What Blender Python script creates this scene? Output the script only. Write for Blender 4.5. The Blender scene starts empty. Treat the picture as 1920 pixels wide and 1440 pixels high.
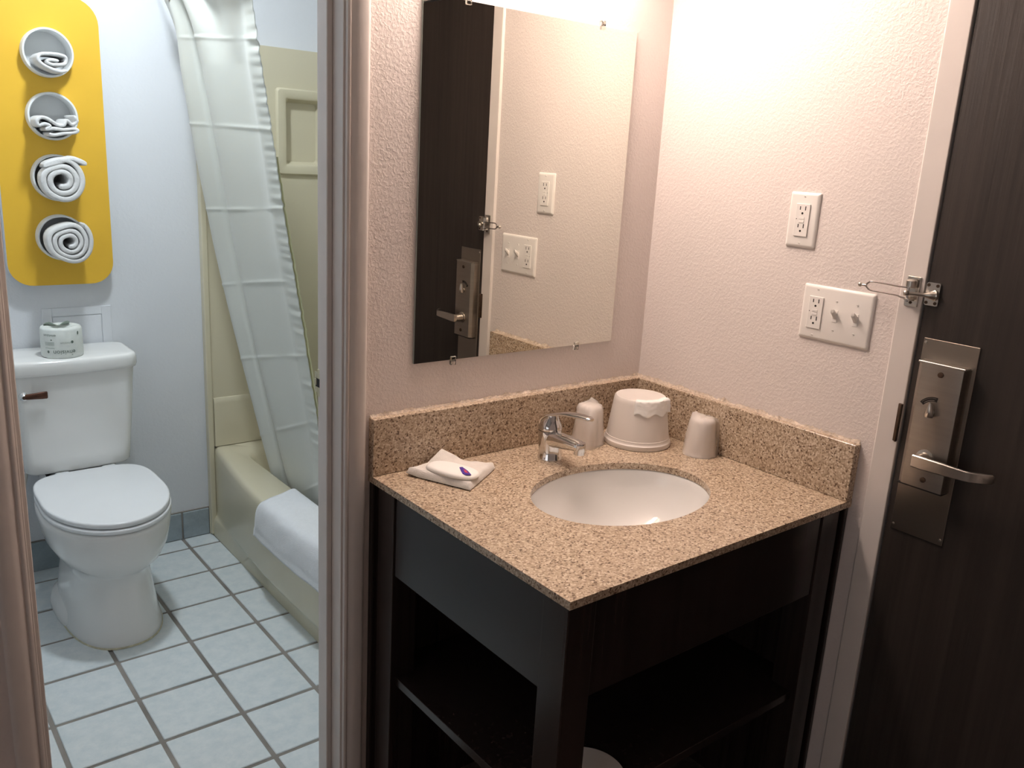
import bpy, bmesh, math, random
from mathutils import Vector, Matrix, noise
random.seed(7)
scene = bpy.context.scene
C = scene.collection
PI = math.pi
# ------------------------------------------------------------------ camera
cam_d = bpy.data.cameras.new('camera'); cam = bpy.data.objects.new('camera', cam_d); C.objects.link(cam)
cam.location = (-1.6268, -1.4892, 1.4855)
cam.rotation_euler = (1.3134, -0.0551, -0.6661)
cam_d.sensor_width = 36.0; cam_d.lens = 1615.9 / 1920 * 36.0; cam_d.clip_start = 0.05
scene.camera = cam
# ------------------------------------------------------------------ world, exposure
w = bpy.data.worlds.new('world'); scene.world = w; w.use_nodes = True
w.node_tree.nodes['Background'].inputs[0].default_value = (0.75, 0.85, 1.0, 1)
w.node_tree.nodes['Background'].inputs[1].default_value = 0.3
vs = scene.view_settings
vs.view_transform = 'Standard'; vs.look = 'None'; vs.gamma = 1.0; vs.use_curve_mapping = False
vs.exposure = 0.14
VANITY_LIGHT = 50.0      # emission strength of the bar diffuser over the mirror
BATH_LIGHT = 245.0        # emission strength of the ceiling globe in the bathroom
FILL_LIGHT = 1.1       # emission strength of the added fill window, out of view

# ------------------------------------------------------------------ materials
def nd(nt, t, **kw):
    n = nt.nodes.new(t)
    for k, v in kw.items(): setattr(n, k, v)
    return n
def mat(name, col, rough=0.5, metal=0.0, spec=0.5, vary=0.04, vscale=12.0, bump=0.0, bscale=200.0, bdist=0.001,
        trans=0.0, emit=None, estr=0.0, stretch=None, sheen=0.0, coat=0.0, alpha=None, ior=1.45, sss=0.0):
    m = bpy.data.materials.new(name); m.use_nodes = True
    nt = m.node_tree; b = nt.nodes['Principled BSDF']
    b.inputs['Roughness'].default_value = rough; b.inputs['Metallic'].default_value = metal
    b.inputs['Specular IOR Level'].default_value = spec; b.inputs['IOR'].default_value = ior
    if trans: b.inputs['Transmission Weight'].default_value = trans
    if sheen: b.inputs['Sheen Weight'].default_value = sheen
    if coat: b.inputs['Coat Weight'].default_value = coat; b.inputs['Coat Roughness'].default_value = 0.08
    if alpha is not None: b.inputs['Alpha'].default_value = alpha
    if sss: b.inputs['Subsurface Weight'].default_value = sss; b.inputs['Subsurface Radius'].default_value = (.01, .01, .01)
    tc = nd(nt, 'ShaderNodeTexCoord'); mp = nd(nt, 'ShaderNodeMapping')
    nt.links.new(tc.outputs['Object'], mp.inputs['Vector'])
    if stretch: mp.inputs['Scale'].default_value = stretch
    nz = nd(nt, 'ShaderNodeTexNoise'); nz.inputs['Scale'].default_value = vscale; nz.inputs['Detail'].default_value = 4
    nt.links.new(mp.outputs[0], nz.inputs['Vector'])
    rp = nd(nt, 'ShaderNodeValToRGB')
    rp.color_ramp.elements[0].position = 0.3; rp.color_ramp.elements[1].position = 0.7
    rp.color_ramp.elements[0].color = tuple(c * (1 - vary) for c in col) + (1,)
    rp.color_ramp.elements[1].color = tuple(min(1, c * (1 + vary)) for c in col) + (1,)
    nt.links.new(nz.outputs['Fac'], rp.inputs[0]); nt.links.new(rp.outputs[0], b.inputs['Base Color'])
    if bump:
        n2 = nd(nt, 'ShaderNodeTexNoise'); n2.inputs['Scale'].default_value = bscale; n2.inputs['Detail'].default_value = 3
        nt.links.new(mp.outputs[0], n2.inputs['Vector'])
        bp = nd(nt, 'ShaderNodeBump'); bp.inputs['Strength'].default_value = bump; bp.inputs['Distance'].default_value = bdist
        nt.links.new(n2.outputs['Fac'], bp.inputs['Height']); nt.links.new(bp.outputs[0], b.inputs['Normal'])
    if emit:
        b.inputs['Emission Color'].default_value = emit + (1,); b.inputs['Emission Strength'].default_value = estr
    return m
def wall_mat(name, col, scale=95, strength=0.5, rough=0.42):
    """orange-peel / knock-down sprayed wall paint, semi-gloss"""
    m = mat(name, col, rough=rough, vary=0.02, vscale=3)
    nt = m.node_tree; b = nt.nodes['Principled BSDF']
    tc = nd(nt, 'ShaderNodeTexCoord')
    n1 = nd(nt, 'ShaderNodeTexNoise'); n1.inputs['Scale'].default_value = scale; n1.inputs['Detail'].default_value = 2.5; n1.inputs['Distortion'].default_value = 0.6
    r = nd(nt, 'ShaderNodeValToRGB'); r.color_ramp.elements[0].position = 0.42; r.color_ramp.elements[1].position = 0.66
    n2 = nd(nt, 'ShaderNodeTexNoise'); n2.inputs['Scale'].default_value = scale * 0.3; n2.inputs['Detail'].default_value = 2
    mx = nd(nt, 'ShaderNodeMath', operation='MULTIPLY_ADD'); mx.inputs[1].default_value = 0.5
    bp = nd(nt, 'ShaderNodeBump'); bp.inputs['Strength'].default_value = strength; bp.inputs['Distance'].default_value = 0.0022
    for n in (n1, n2): nt.links.new(tc.outputs['Object'], n.inputs['Vector'])
    nt.links.new(n1.outputs['Fac'], r.inputs[0]); nt.links.new(n2.outputs['Fac'], mx.inputs[0]); nt.links.new(r.outputs[0], mx.inputs[2])
    nt.links.new(mx.outputs[0], bp.inputs['Height']); nt.links.new(bp.outputs[0], b.inputs['Normal'])
    return m
def granite_mat(name):
    m = mat(name, (.5, .36, .24), rough=0.28, spec=0.5, coat=0.15)
    nt = m.node_tree; b = nt.nodes['Principled BSDF']
    tc = nd(nt, 'ShaderNodeTexCoord')
    v = nd(nt, 'ShaderNodeTexVoronoi'); v.inputs['Scale'].default_value = 310
    sp = nd(nt, 'ShaderNodeSeparateColor')
    r = nd(nt, 'ShaderNodeValToRGB'); e = r.color_ramp; e.interpolation = 'CONSTANT'
    e.elements[0].position = 0; e.elements[0].color = (.13, .075, .042, 1)
    e.elements[1].position = .07; e.elements[1].color = (.30, .210, .138, 1)
    for pos, c in ((.24, (.45, .342, .240, 1)), (.58, (.545, .432, .318, 1)), (.85, (.67, .57, .45, 1))):
        x = e.elements.new(pos); x.color = c
    n2 = nd(nt, 'ShaderNodeTexNoise'); n2.inputs['Scale'].default_value = 700; n2.inputs['Detail'].default_value = 2
    mx = nd(nt, 'ShaderNodeMix', data_type='RGBA', blend_type='OVERLAY'); mx.inputs['Factor'].default_value = 0.3
    for n in (v, n2): nt.links.new(tc.outputs['Object'], n.inputs['Vector'])
    nt.links.new(v.outputs['Color'], sp.inputs[0]); nt.links.new(sp.outputs[0], r.inputs[0])
    nt.links.new(r.outputs[0], mx.inputs['A']); nt.links.new(n2.outputs['Fac'], mx.inputs['B'])
    nt.links.new(mx.outputs['Result'], b.inputs['Base Color'])
    return m
def wood_mat(name, col, rough=0.4, grain=0.6, along='z', scale=1.0):
    st = {'z': (70 * scale, 70 * scale, 2.2 * scale), 'x': (2.2 * scale, 70 * scale, 70 * scale), 'y': (70 * scale, 2.2 * scale, 70 * scale)}[along]
    return mat(name, col, rough=rough, vary=0.25, vscale=1.0, bump=grain, bscale=1.6, bdist=0.0012, stretch=st)
def tile_mat(name, a, bcol):
    m = mat(name, a, rough=0.33, vary=0.0)
    nt = m.node_tree; b = nt.nodes['Principled BSDF']
    g = nd(nt, 'ShaderNodeNewGeometry'); n1 = nd(nt, 'ShaderNodeTexNoise')
    n1.inputs['Scale'].default_value = 26; n1.inputs['Detail'].default_value = 6; n1.inputs['Roughness'].default_value = .7
    r = nd(nt, 'ShaderNodeValToRGB'); r.color_ramp.elements[0].position = .34; r.color_ramp.elements[1].position = .62
    r.color_ramp.elements[0].color = bcol + (1,); r.color_ramp.elements[1].color = a + (1,)
    nt.links.new(g.outputs['Position'], n1.inputs['Vector']); nt.links.new(n1.outputs['Fac'], r.inputs[0]); nt.links.new(r.outputs[0], b.inputs['Base Color'])
    return m
M = {}
M['wall'] = wall_mat('vanity_wall_paint', (.75, .675, .642), 150, .22)
M['bwall'] = wall_mat('bathroom_wall_paint', (.74, .76, .79), 80, .12, .5)
M['ceil'] = mat('ceiling_paint', (.72, .70, .67), rough=.9, bump=.3, bscale=150, bdist=.002)
M['trim'] = mat('trim_paint', (.70, .645, .61), rough=.35, vary=.03, bump=.06, bscale=60)
M['btrim'] = mat('door_frame_paint', (.66, .61, .58), rough=.38, vary=.04, bump=.05, bscale=70)
M['carpet'] = mat('carpet', (.10, .075, .06), rough=1, bump=.8, bscale=400, bdist=.004, vary=.3, vscale=90)
M['grout'] = mat('grout', (.27, .245, .22), rough=.95, vary=.3, vscale=6, bump=.4, bscale=300)
M['tile'] = tile_mat('floor_tile', (.77, .815, .825), (.66, .73, .755))
M['basetile'] = tile_mat('base_tile', (.36, .42, .45), (.29, .34, .37))
M['granite'] = granite_mat('granite')
M['caulk'] = mat('caulk', (.60, .50, .41), rough=.8, vary=.25, vscale=120, bump=.8, bscale=250, bdist=.002)
M['espresso'] = wood_mat('espresso_wood', (.024, .0155, .0135), rough=.24, grain=.05)
M['door'] = wood_mat('dark_door_wood', (.030, .0225, .019), rough=.50, grain=.5)
M['porcelain'] = mat('porcelain', (.86, .855, .83), rough=.12, vary=.01, coat=.3)
M['sinkwhite'] = mat('sink_porcelain', (.80, .79, .77), rough=.07, vary=.01, coat=.5)
M['plasticwhite'] = mat('white_plastic', (.80, .765, .73), rough=.32, vary=.01)
M['seat'] = mat('seat_plastic', (.86, .87, .88), rough=.22, vary=.01)
M['chrome'] = mat('chrome', (.72, .72, .72), rough=.08, metal=1, vary=.02)
M['darkchrome'] = mat('dull_chrome', (.34, .31, .30), rough=.22, metal=1, vary=.03)
M['steel'] = mat('brushed_steel', (.40, .355, .31), rough=.38, metal=1, vary=.06, vscale=3, bump=.05, bscale=30, stretch=(1, 1, 30))
M['steeldark'] = mat('satin_steel_plate', (.36, .315, .27), rough=.34, metal=1, vary=.08, vscale=3)
M['nickel'] = mat('satin_nickel', (.62, .58, .53), rough=.28, metal=1, vary=.03)
M['black'] = mat('black_gap', (.012, .010, .009), rough=.7)
M['bronze'] = mat('dark_bronze', (.10, .065, .045), rough=.45, metal=.8, vary=.3, vscale=50)
M['lever_brown'] = mat('worn_brown_metal', (.10, .042, .026), rough=.4, metal=.5, vary=.3, vscale=60)
M['mirror'] = mat('mirror_glass', (.80, .80, .74), rough=.0, metal=1, vary=.0)
M['glassedge'] = mat('glass_edge', (.35, .40, .37), rough=.15, vary=.05)
M['clear'] = mat('clear_plastic', (.95, .95, .93), rough=.06, trans=1.0, ior=1.4, vary=.0)
M['yellow'] = mat('yellow_panel', (.82, .49, .045), rough=.42, vary=.015)
M['panelwhite'] = mat('panel_white_edge', (.76, .77, .78), rough=.5, vary=.01)
M['pipe'] = mat('white_pipe', (.80, .82, .82), rough=.3, vary=.02)
M['towel'] = mat('white_terry', (.84, .835, .82), rough=1, vary=.03, vscale=60, bump=1.0, bscale=500, bdist=.003, sheen=.3)
M['matt'] = mat('white_bath_mat', (.86, .87, .89), rough=1, vary=.02, vscale=60, bump=.7, bscale=420, bdist=.003, sheen=.3)
M['cloth'] = mat('white_washcloth', (.84, .80, .75), rough=1, vary=.03, vscale=80, bump=.8, bscale=600, bdist=.002, sheen=.2)
M['paper'] = mat('white_paper', (.92, .90, .87), rough=.7, vary=.02)
M['cream'] = mat('cream_acrylic', (.66, .605, .445), rough=.25, vary=.02, vscale=3)
M['rollpaper'] = mat('roll_wrapper', (.74, .77, .73), rough=.6, vary=.05, vscale=50, bump=.2, bscale=90)
M['ink'] = mat('grey_green_ink', (.13, .17, .14), rough=.7, vary=.2, vscale=300)
M['inklight'] = mat('pale_grey_green_ink', (.40, .46, .41), rough=.7, vary=.2, vscale=300)
M['bucket'] = mat('white_bucket_plastic', (.75, .695, .65), rough=.4, vary=.015, sss=.0)
M['blue'] = mat('blue_violet_ink', (.075, .035, .33), rough=.5)
M['red'] = mat('red_ink', (.65, .07, .10), rough=.5)
M['barewood'] = mat('bare_wood', (.22, .10, .05), rough=.8, vary=.3, vscale=90)
M['trimplate'] = mat('painted_brass', (.55, .52, .36), rough=.4, vary=.1, vscale=60)
def wrapper_mat():
    m = mat('thin_plastic_wrap', (.93, .88, .84), rough=.18, vary=.02)
    nt = m.node_tree; b = nt.nodes['Principled BSDF']; out = nt.nodes['Material Output']
    t = nd(nt, 'ShaderNodeBsdfTransparent'); t.inputs[0].default_value = (.97, .96, .95, 1)
    mx = nd(nt, 'ShaderNodeMixShader'); mx.inputs[0].default_value = .40
    nt.links.new(t.outputs[0], mx.inputs[1]); nt.links.new(b.outputs[0], mx.inputs[2]); nt.links.new(mx.outputs[0], out.inputs[0])
    tc = nd(nt, 'ShaderNodeTexCoord'); n = nd(nt, 'ShaderNodeTexNoise'); n.inputs['Scale'].default_value = 60
    bp = nd(nt, 'ShaderNodeBump'); bp.inputs['Strength'].default_value = .6; bp.inputs['Distance'].default_value = .003
    nt.links.new(tc.outputs['Object'], n.inputs['Vector']); nt.links.new(n.outputs['Fac'], bp.inputs['Height']); nt.links.new(bp.outputs[0], b.inputs['Normal'])
    return m
M['wrap'] = wrapper_mat()
def curtain_mat(name, col, tr):
    m = mat(name, col, rough=.42, vary=.0, sheen=.2)
    nt = m.node_tree; b = nt.nodes['Principled BSDF']; out = nt.nodes['Material Output']
    # woven damask of low rectangles: alternating sheen, faint
    tc = nd(nt, 'ShaderNodeTexCoord'); mp = nd(nt, 'ShaderNodeMapping'); mp.inputs['Rotation'].default_value = (0, PI / 2, 0)
    mp.inputs['Scale'].default_value = (1, 1, 1)
    sx = nd(nt, 'ShaderNodeSeparateXYZ'); cb = nd(nt, 'ShaderNodeCombineXYZ')
    nt.links.new(tc.outputs['Object'], sx.inputs[0]); nt.links.new(sx.outputs['Y'], cb.inputs[0]); nt.links.new(sx.outputs['Z'], cb.inputs[1])
    br = nd(nt, 'ShaderNodeTexBrick'); br.inputs['Scale'].default_value = 1.0
    br.inputs['Brick Width'].default_value = .07; br.inputs['Row Height'].default_value = .022; br.inputs['Mortar Size'].default_value = .002
    br.inputs['Color1'].default_value = (.35, .35, .35, 1); br.inputs['Color2'].default_value = (.55, .55, .55, 1); br.inputs['Mortar'].default_value = (.45, .45, .45, 1)
    nt.links.new(cb.outputs[0], br.inputs['Vector'])
    nt.links.new(br.outputs['Color'], b.inputs['Roughness'])
    tl = nd(nt, 'ShaderNodeBsdfTranslucent'); tl.inputs[0].default_value = tuple(c * .9 for c in col) + (1,)
    mx = nd(nt, 'ShaderNodeMixShader'); mx.inputs[0].default_value = tr
    nt.links.new(b.outputs[0], mx.inputs[1]); nt.links.new(tl.outputs[0], mx.inputs[2]); nt.links.new(mx.outputs[0], out.inputs[0])
    return m
M['curtain'] = curtain_mat('curtain_fabric', (.80, .815, .755), .25)
M['liner'] = curtain_mat('curtain_liner', (.86, .85, .60), .45)
M['vlight'] = mat('lit_diffuser', (.9, .85, .8), rough=.4, emit=(1.0, .81, .70), estr=VANITY_LIGHT)
M['blight'] = mat('lit_globe', (.9, .9, .9), rough=.4, emit=(.86, .94, 1.0), estr=BATH_LIGHT)
M['daylight'] = mat('bright_sheer_window', (.8, .85, .9), rough=.6, emit=(.95, .94, .95), estr=FILL_LIGHT)  # glow of the added window, fill light only

# ------------------------------------------------------------------ helpers
def tag(o, label=None, cat=None, group=None, kind=None):
    if label: o['label'] = label
    if cat: o['category'] = cat
    if group: o['group'] = group
    if kind: o['kind'] = kind
    return o
def put(name, bm, m, parent=None, smooth=None, mats=None, recalc=True, loc=None):
    """link a bmesh (world coordinates) as one mesh object with its origin at the base centre"""
    if recalc: bmesh.ops.recalc_face_normals(bm, faces=bm.faces)
    me = bpy.data.meshes.new(name)
    if loc is None:
        xs = [v.co for v in bm.verts]
        loc = Vector(((min(v.x for v in xs) + max(v.x for v in xs)) / 2, (min(v.y for v in xs) + max(v.y for v in xs)) / 2, min(v.z for v in xs)))
    loc = Vector(loc)
    for v in bm.verts: v.co -= loc
    bm.to_mesh(me); bm.free()
    for x in (mats or [m]): me.materials.append(M[x] if isinstance(x, str) else x)
    if smooth is not None:
        for p in me.polygons: p.use_smooth = True
        me.set_sharp_from_angle(angle=math.radians(smooth))
    o = bpy.data.objects.new(name, me); C.objects.link(o); o.location = loc
    if parent is not None:
        o.parent = parent; o.matrix_parent_inverse = parent.matrix_basis.inverted()
    return o
def empty(name, loc):
    o = bpy.data.objects.new(name, None); C.objects.link(o); o.location = loc; o.empty_display_size = .05
    return o
def bx(bm, x0, x1, y0, y1, z0, z1, bev=0.0, seg=2):
    b2 = bmesh.new(); bmesh.ops.create_cube(b2, size=1.0)
    for v in b2.verts:
        v.co = Vector(((x0 + x1) / 2 + v.co.x * (x1 - x0), (y0 + y1) / 2 + v.co.y * (y1 - y0), (z0 + z1) / 2 + v.co.z * (z1 - z0)))
    if bev: bmesh.ops.bevel(b2, geom=list(b2.edges), offset=bev, segments=seg, affect='EDGES', profile=.5)
    merge(bm, b2)
def merge(bm, b2):
    me = bpy.data.meshes.new('tmp'); b2.to_mesh(me); b2.free(); bm.from_mesh(me); bpy.data.meshes.remove(me)
def box(name, dims, m, parent=None, bev=0.0, seg=2, smooth=None):
    bm = bmesh.new(); bx(bm, *dims, bev, seg)
    return put(name, bm, m, parent, 18 if (bev and smooth is None) else smooth)
def rings_loft(bm, rings, closed=True, cap0=False, cap1=False):
    vs = [[bm.verts.new(p) for p in r] for r in rings]
    n = len(vs[0])
    for a, b in zip(vs, vs[1:]):
        for i in range(n if closed else n - 1):
            j = (i + 1) % n
            try: bm.faces.new((a[i], a[j], b[j], b[i]))
            except ValueError: pass
    if cap0: bm.faces.new(list(reversed(vs[0])))
    if cap1: bm.faces.new(vs[-1])
    return vs
def lathe(bm, prof, c, axis='z', n=40, cap0=True, cap1=True, a0=0.0):
    """prof: (r, h) pairs along axis from centre c"""
    rings = []
    for r, h in prof:
        ring = []
        for i in range(n):
            t = a0 + 2 * PI * i / n; u, v = r * math.cos(t), r * math.sin(t)
            p = {'z': (u, v, h), 'y': (u, h, v), 'x': (h, u, v)}[axis]
            ring.append(Vector(c) + Vector(p))
        rings.append(ring)
    rings_loft(bm, rings, True, cap0, cap1)
def tube(bm, pts, r, n=10, caps=True):
    pts = [Vector(p) for p in pts]; rs = r if isinstance(r, (list, tuple)) else [r] * len(pts)
    rings = []; up = None
    for i, p in enumerate(pts):
        d = (pts[min(i + 1, len(pts) - 1)] - pts[max(i - 1, 0)]).normalized()
        if up is None:
            up = d.orthogonal().normalized()
        else:
            up = (up - d * up.dot(d)).normalized()
        s = d.cross(up)
        rings.append([p + rs[i] * (math.cos(2 * PI * k / n) * up + math.sin(2 * PI * k / n) * s) for k in range(n)])
    rings_loft(bm, rings, True, caps, caps)
def smooth_path(pts, k=6):
    pts = [Vector(p) for p in pts]; out = []
    for i in range(len(pts) - 1):
        p0, p1, p2, p3 = pts[max(i - 1, 0)], pts[i], pts[i + 1], pts[min(i + 2, len(pts) - 1)]
        for j in range(k):
            t = j / k
            out.append(.5 * ((2 * p1) + (p2 - p0) * t + (2 * p0 - 5 * p1 + 4 * p2 - p3) * t * t + (3 * p1 - p0 - 3 * p2 + p3) * t ** 3))
    out.append(pts[-1]); return out
def sweep(bm, pts, sections):
    """loft arbitrary 2-D sections (list of (side, up)) along path lying in a plane x = const (path in y,z)"""
    rings = []
    for i, p in enumerate(pts):
        a, b = pts[max(i - 1, 0)], pts[min(i + 1, len(pts) - 1)]
        d = (Vector(b) - Vector(a)).normalized(); side = Vector((1, 0, 0)); up = d.cross(side)
        if up.z < 0: up = -up
        rings.append([Vector(p) + side * s + up * u for s, u in sections[i]])
    rings_loft(bm, rings, True, True, True)
def ell(a, b, n=14, flat=2.0):
    out = []
    for i in range(n):
        t = 2 * PI * i / n; c, s = math.cos(t), math.sin(t)
        out.append((a * math.copysign(abs(c) ** (2 / flat), c), b * math.copysign(abs(s) ** (2 / flat), s)))
    return out
def ray_poly(c, t, poly):
    d = Vector((math.cos(t), math.sin(t))); best = None
    for i in range(len(poly)):
        a = Vector(poly[i]) - Vector(c); e = Vector(poly[(i + 1) % len(poly)]) - Vector(poly[i])
        den = d.x * e.y - d.y * e.x
        if abs(den) < 1e-12: continue
        s = (a.x * e.y - a.y * e.x) / den; q = (a.x * d.y - a.y * d.x) / den
        if s > 0 and -1e-9 <= q <= 1 + 1e-9 and (best is None or s < best): best = s
    return Vector(c) + d * best
def holed(bm, poly, c, a, b, to3, h0, h1, n=72):
    """plate between polygon outline and an elliptic hole; to3(u, v, h)"""
    ts = sorted(set([round(2 * PI * i / n, 6) for i in range(n)] + [round(math.atan2(q[1] - c[1], q[0] - c[0]) % (2 * PI), 6) for q in poly]))
    outer = [ray_poly(c, t, poly) for t in ts]
    inner = []
    for t in ts:
        r = 1 / math.sqrt((math.cos(t) / a) ** 2 + (math.sin(t) / b) ** 2); inner.append(Vector(c) + Vector((math.cos(t), math.sin(t))) * r)
    rr = [[to3(p.x, p.y, h) for p in L] for L, h in ((inner, h0), (outer, h0), (outer, h1), (inner, h1), (inner, h0))]
    vs = [[bm.verts.new(p) for p in r] for r in rr[:4]]; vs.append(vs[0]); k = len(ts)
    for A, B in zip(vs, vs[1:]):
        for i in range(k):
            j = (i + 1) % k; bm.faces.new((A[i], A[j], B[j], B[i]))
def rrect(x0, x1, y0, y1, r, k=6):
    out = []
    for cx, cy, a in ((x1 - r, y1 - r, 0), (x0 + r, y1 - r, PI / 2), (x0 + r, y0 + r, PI), (x1 - r, y0 + r, 1.5 * PI)):
        for i in range(k + 1):
            t = a + PI / 2 * i / k; out.append((cx + r * math.cos(t), cy + r * math.sin(t)))
    return out
def prism(bm, poly, to3, h0, h1):
    a = [bm.verts.new(to3(u, v, h0)) for u, v in poly]; b = [bm.verts.new(to3(u, v, h1)) for u, v in poly]
    n = len(poly)
    for i in range(n): bm.faces.new((a[i], a[(i + 1) % n], b[(i + 1) % n], b[i]))
    bm.faces.new(a); bm.faces.new(list(reversed(b)))
def ribbon(bm, path, th, ys, thf, ctr=None, scl=None):
    """thick ribbon whose centre line runs in x,z, extruded along y; thf scales thickness per section"""
    n = len(path); secs = []
    base_path = path
    for q, (y, f) in enumerate(zip(ys, thf)):
        ins, outs = [], []
        if scl: path = [(ctr[0] + (a - ctr[0]) * scl[q], ctr[1] + (b - ctr[1]) * scl[q]) for a, b in base_path]; f = f * scl[q]
        for i, p in enumerate(path):
            a, b = Vector(path[max(i - 1, 0)]), Vector(path[min(i + 1, n - 1)])
            d = (b - a).normalized(); nn = Vector((-d.y, d.x)); t = th * f * .5 * (1 + .12 * noise.noise(Vector((i * .35, y * 40, th * 900))))
            if i in (0, n - 1): t *= .55
            yy = y + .0035 * noise.noise(Vector((i * .23, 3.1, y * 9)))
            ins.append(Vector((p[0] - nn.x * t, yy, p[1] - nn.y * t))); outs.append(Vector((p[0] + nn.x * t, yy, p[1] + nn.y * t)))
        secs.append(ins + list(reversed(outs)))
    vs = [[bm.verts.new(p) for p in s] for s in secs]; m = 2 * n
    for A, B in zip(vs, vs[1:]):
        for i in range(m): bm.faces.new((A[i], A[(i + 1) % m], B[(i + 1) % m], B[i]))
    for S in (vs[0], vs[-1]):
        for i in range(n - 1): bm.faces.new((S[i], S[i + 1], S[m - 2 - i], S[m - 1 - i]))
def xy(u, v, h): return (u, v, h)
def xz(u, v, h): return (u, h, v)
def yz(u, v, h): return (h, u, v)
def structure(o, label=None):
    o['kind'] = 'structure'
    if label: o['label'] = label
    return o

# ================================================================== THE SETTING
JR, JL = -0.854, -1.422           # bathroom door jamb faces
WT = 0.105                        # wall thickness
YF = 1.645                        # far bathroom wall
CEIL = 2.40; HEAD = 2.02
XB0, XB1 = -1.56, 0.20            # bathroom side walls
XR, YR = -4.2, -3.2               # bedroom extents
bm = bmesh.new()
bx(bm, JR + .019, .36, 0, WT, 0, CEIL); bx(bm, XR, JL - .019, 0, WT, 0, CEIL); bx(bm, JL - .019, JR + .019, 0, WT, HEAD + .019, CEIL)
structure(put('wall_vanity', bm, 'wall'), 'textured pinkish beige wall behind the mirror and vanity')
DY0, DY1, DZ = -0.706, -1.625, 1.955     # entry door opening
bm = bmesh.new()
bx(bm, 0, .12, -.662, 0, 0, CEIL); bx(bm, 0, .12, YR, DY1 - .044, 0, CEIL); bx(bm, 0, .12, DY1 - .044, -.662, DZ + .046, CEIL)
structure(put('wall_entry', bm, 'wall'), 'textured pinkish beige wall with the outlets beside the entry door')
structure(box('wall_bathroom_far', (XB0 - .1, XB1 + .1, YF, YF + .1, 0, CEIL), 'bwall'), 'smooth bluish white wall behind the toilet')
structure(box('wall_bathroom_left', (XB0 - .1, XB0, WT, YF, 0, CEIL), 'bwall'), 'bluish white bathroom side wall')
structure(box('wall_bathroom_right', (XB1, XB1 + .1, WT, YF, 0, CEIL), 'bwall'), 'bluish white wall along the tub')
structure(box('wall_bathroom_near', (JR + .03, XB1, WT, WT + .008, 0, CEIL), 'bwall'), 'bathroom side of the vanity wall')
structure(box('wall_bedroom_back', (XR, .12, YR - .1, YR, 0, CEIL), 'wall'), 'beige wall of the room behind the camera')
bm = bmesh.new()
bx(bm, XR - .1, XR, YR, -2.5, 0, CEIL); bx(bm, XR - .1, XR, -.7, WT, 0, CEIL); bx(bm, XR - .1, XR, -2.5, -.7, 0, .8); bx(bm, XR - .1, XR, -2.5, -.7, 2.1, CEIL)
structure(put('wall_bedroom_left', bm, 'wall'), 'beige wall with the bedroom window')
fill_win = structure(empty('window_1', (XR - .05, -1.6, .8)), 'bright bedroom window')  # unseen window added to light the vanity side from the left
box('pane', (XR - .06, XR - .05, -2.46, -.74, .84, 2.06), 'daylight', fill_win)
for d in ((-2.5, -2.46, .8, 2.1), (-.74, -.7, .8, 2.1), (-2.46, -.74, .8, .84), (-2.46, -.74, 2.06, 2.1), (-1.62, -1.58, .84, 2.06)):
    box('window_frame', (XR - .08, XR - .03, d[0], d[1], d[2], d[3]), 'trim', fill_win)
structure(box('ceiling', (XR - .1, XB1 + .2, YR - .1, YF + .1, CEIL, CEIL + .08), 'ceil'), 'plain white ceiling')
structure(box('floor_bedroom', (XR - .1, .12, YR - .1, WT * .5, -.05, 0), 'carpet'), 'dark carpet in front of the vanity')
# bathroom tiled floor: grout bed with separate tiles
fl = structure(box('floor_bathroom', (XB0 - .02, XB1, WT * .5, YF, -.05, -.0035), 'grout'), 'pale blue grey ceramic tile floor with brown grout')
TS = .2105; TX0, TY0 = -.884, .919
def tile_mesh(wx, wy, th=.0085, bev=.0018):
    b = bmesh.new(); bx(b, -wx / 2, wx / 2, -wy / 2, wy / 2, -th, 0, bev, 1)
    bmesh.ops.recalc_face_normals(b, faces=b.faces)
    me = bpy.data.meshes.new('tile'); b.to_mesh(me); b.free(); me.materials.append(M['tile']); return me
tcache = {}
G = .0120
for i in range(-4, 2):
    for j in range(-5, 5):
        x0, x1 = TX0 + (i - 0) * TS + G / 2, TX0 + (i + 1) * TS - G / 2
        y0, y1 = TY0 + j * TS + G / 2, TY0 + (j + 1) * TS - G / 2
        x0, x1 = max(x0, XB0 + .003), min(x1, -.563); y0, y1 = max(y0, .06), min(y1, YF - .004)
        if x1 - x0 < .012 or y1 - y0 < .012: continue
        k = (round(x1 - x0, 4), round(y1 - y0, 4))
        if k not in tcache: tcache[k] = tile_mesh(*k)
        t = bpy.data.objects.new('tile', tcache[k]); C.objects.link(t); t.parent = fl
        t.matrix_parent_inverse = fl.matrix_basis.inverted()
        t.location = ((x0 + x1) / 2, (y0 + y1) / 2, random.uniform(-.0006, .0004))
# cove base tiles along far and left bathroom walls
bs = structure(empty('baseboard_far', (-1.05, YF, 0)), 'row of blue grey base tiles under the bathroom wall')
xs = [-.568]; 
while xs[-1] > XB0 + .01: xs.append(max(XB0, xs[-1] - (.105 if len(xs) == 1 else TS)))
for a, b in zip(xs, xs[1:]):
    box('base_tile', (b + .003, a - .003, YF - .011, YF, .002, .108), 'basetile', bs, .003)
box('base_grout', (XB0, -.568, YF - .006, YF, 0, .112), 'grout', bs)
bl = structure(empty('baseboard_left', (XB0, .9, 0)), 'row of blue grey base tiles on the side wall')
for k in range(7):
    box('base_tile', (XB0, XB0 + .011, .12 + k * TS, .12 + (k + 1) * TS - .006, .002, .108), 'basetile', bl, .003)
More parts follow.
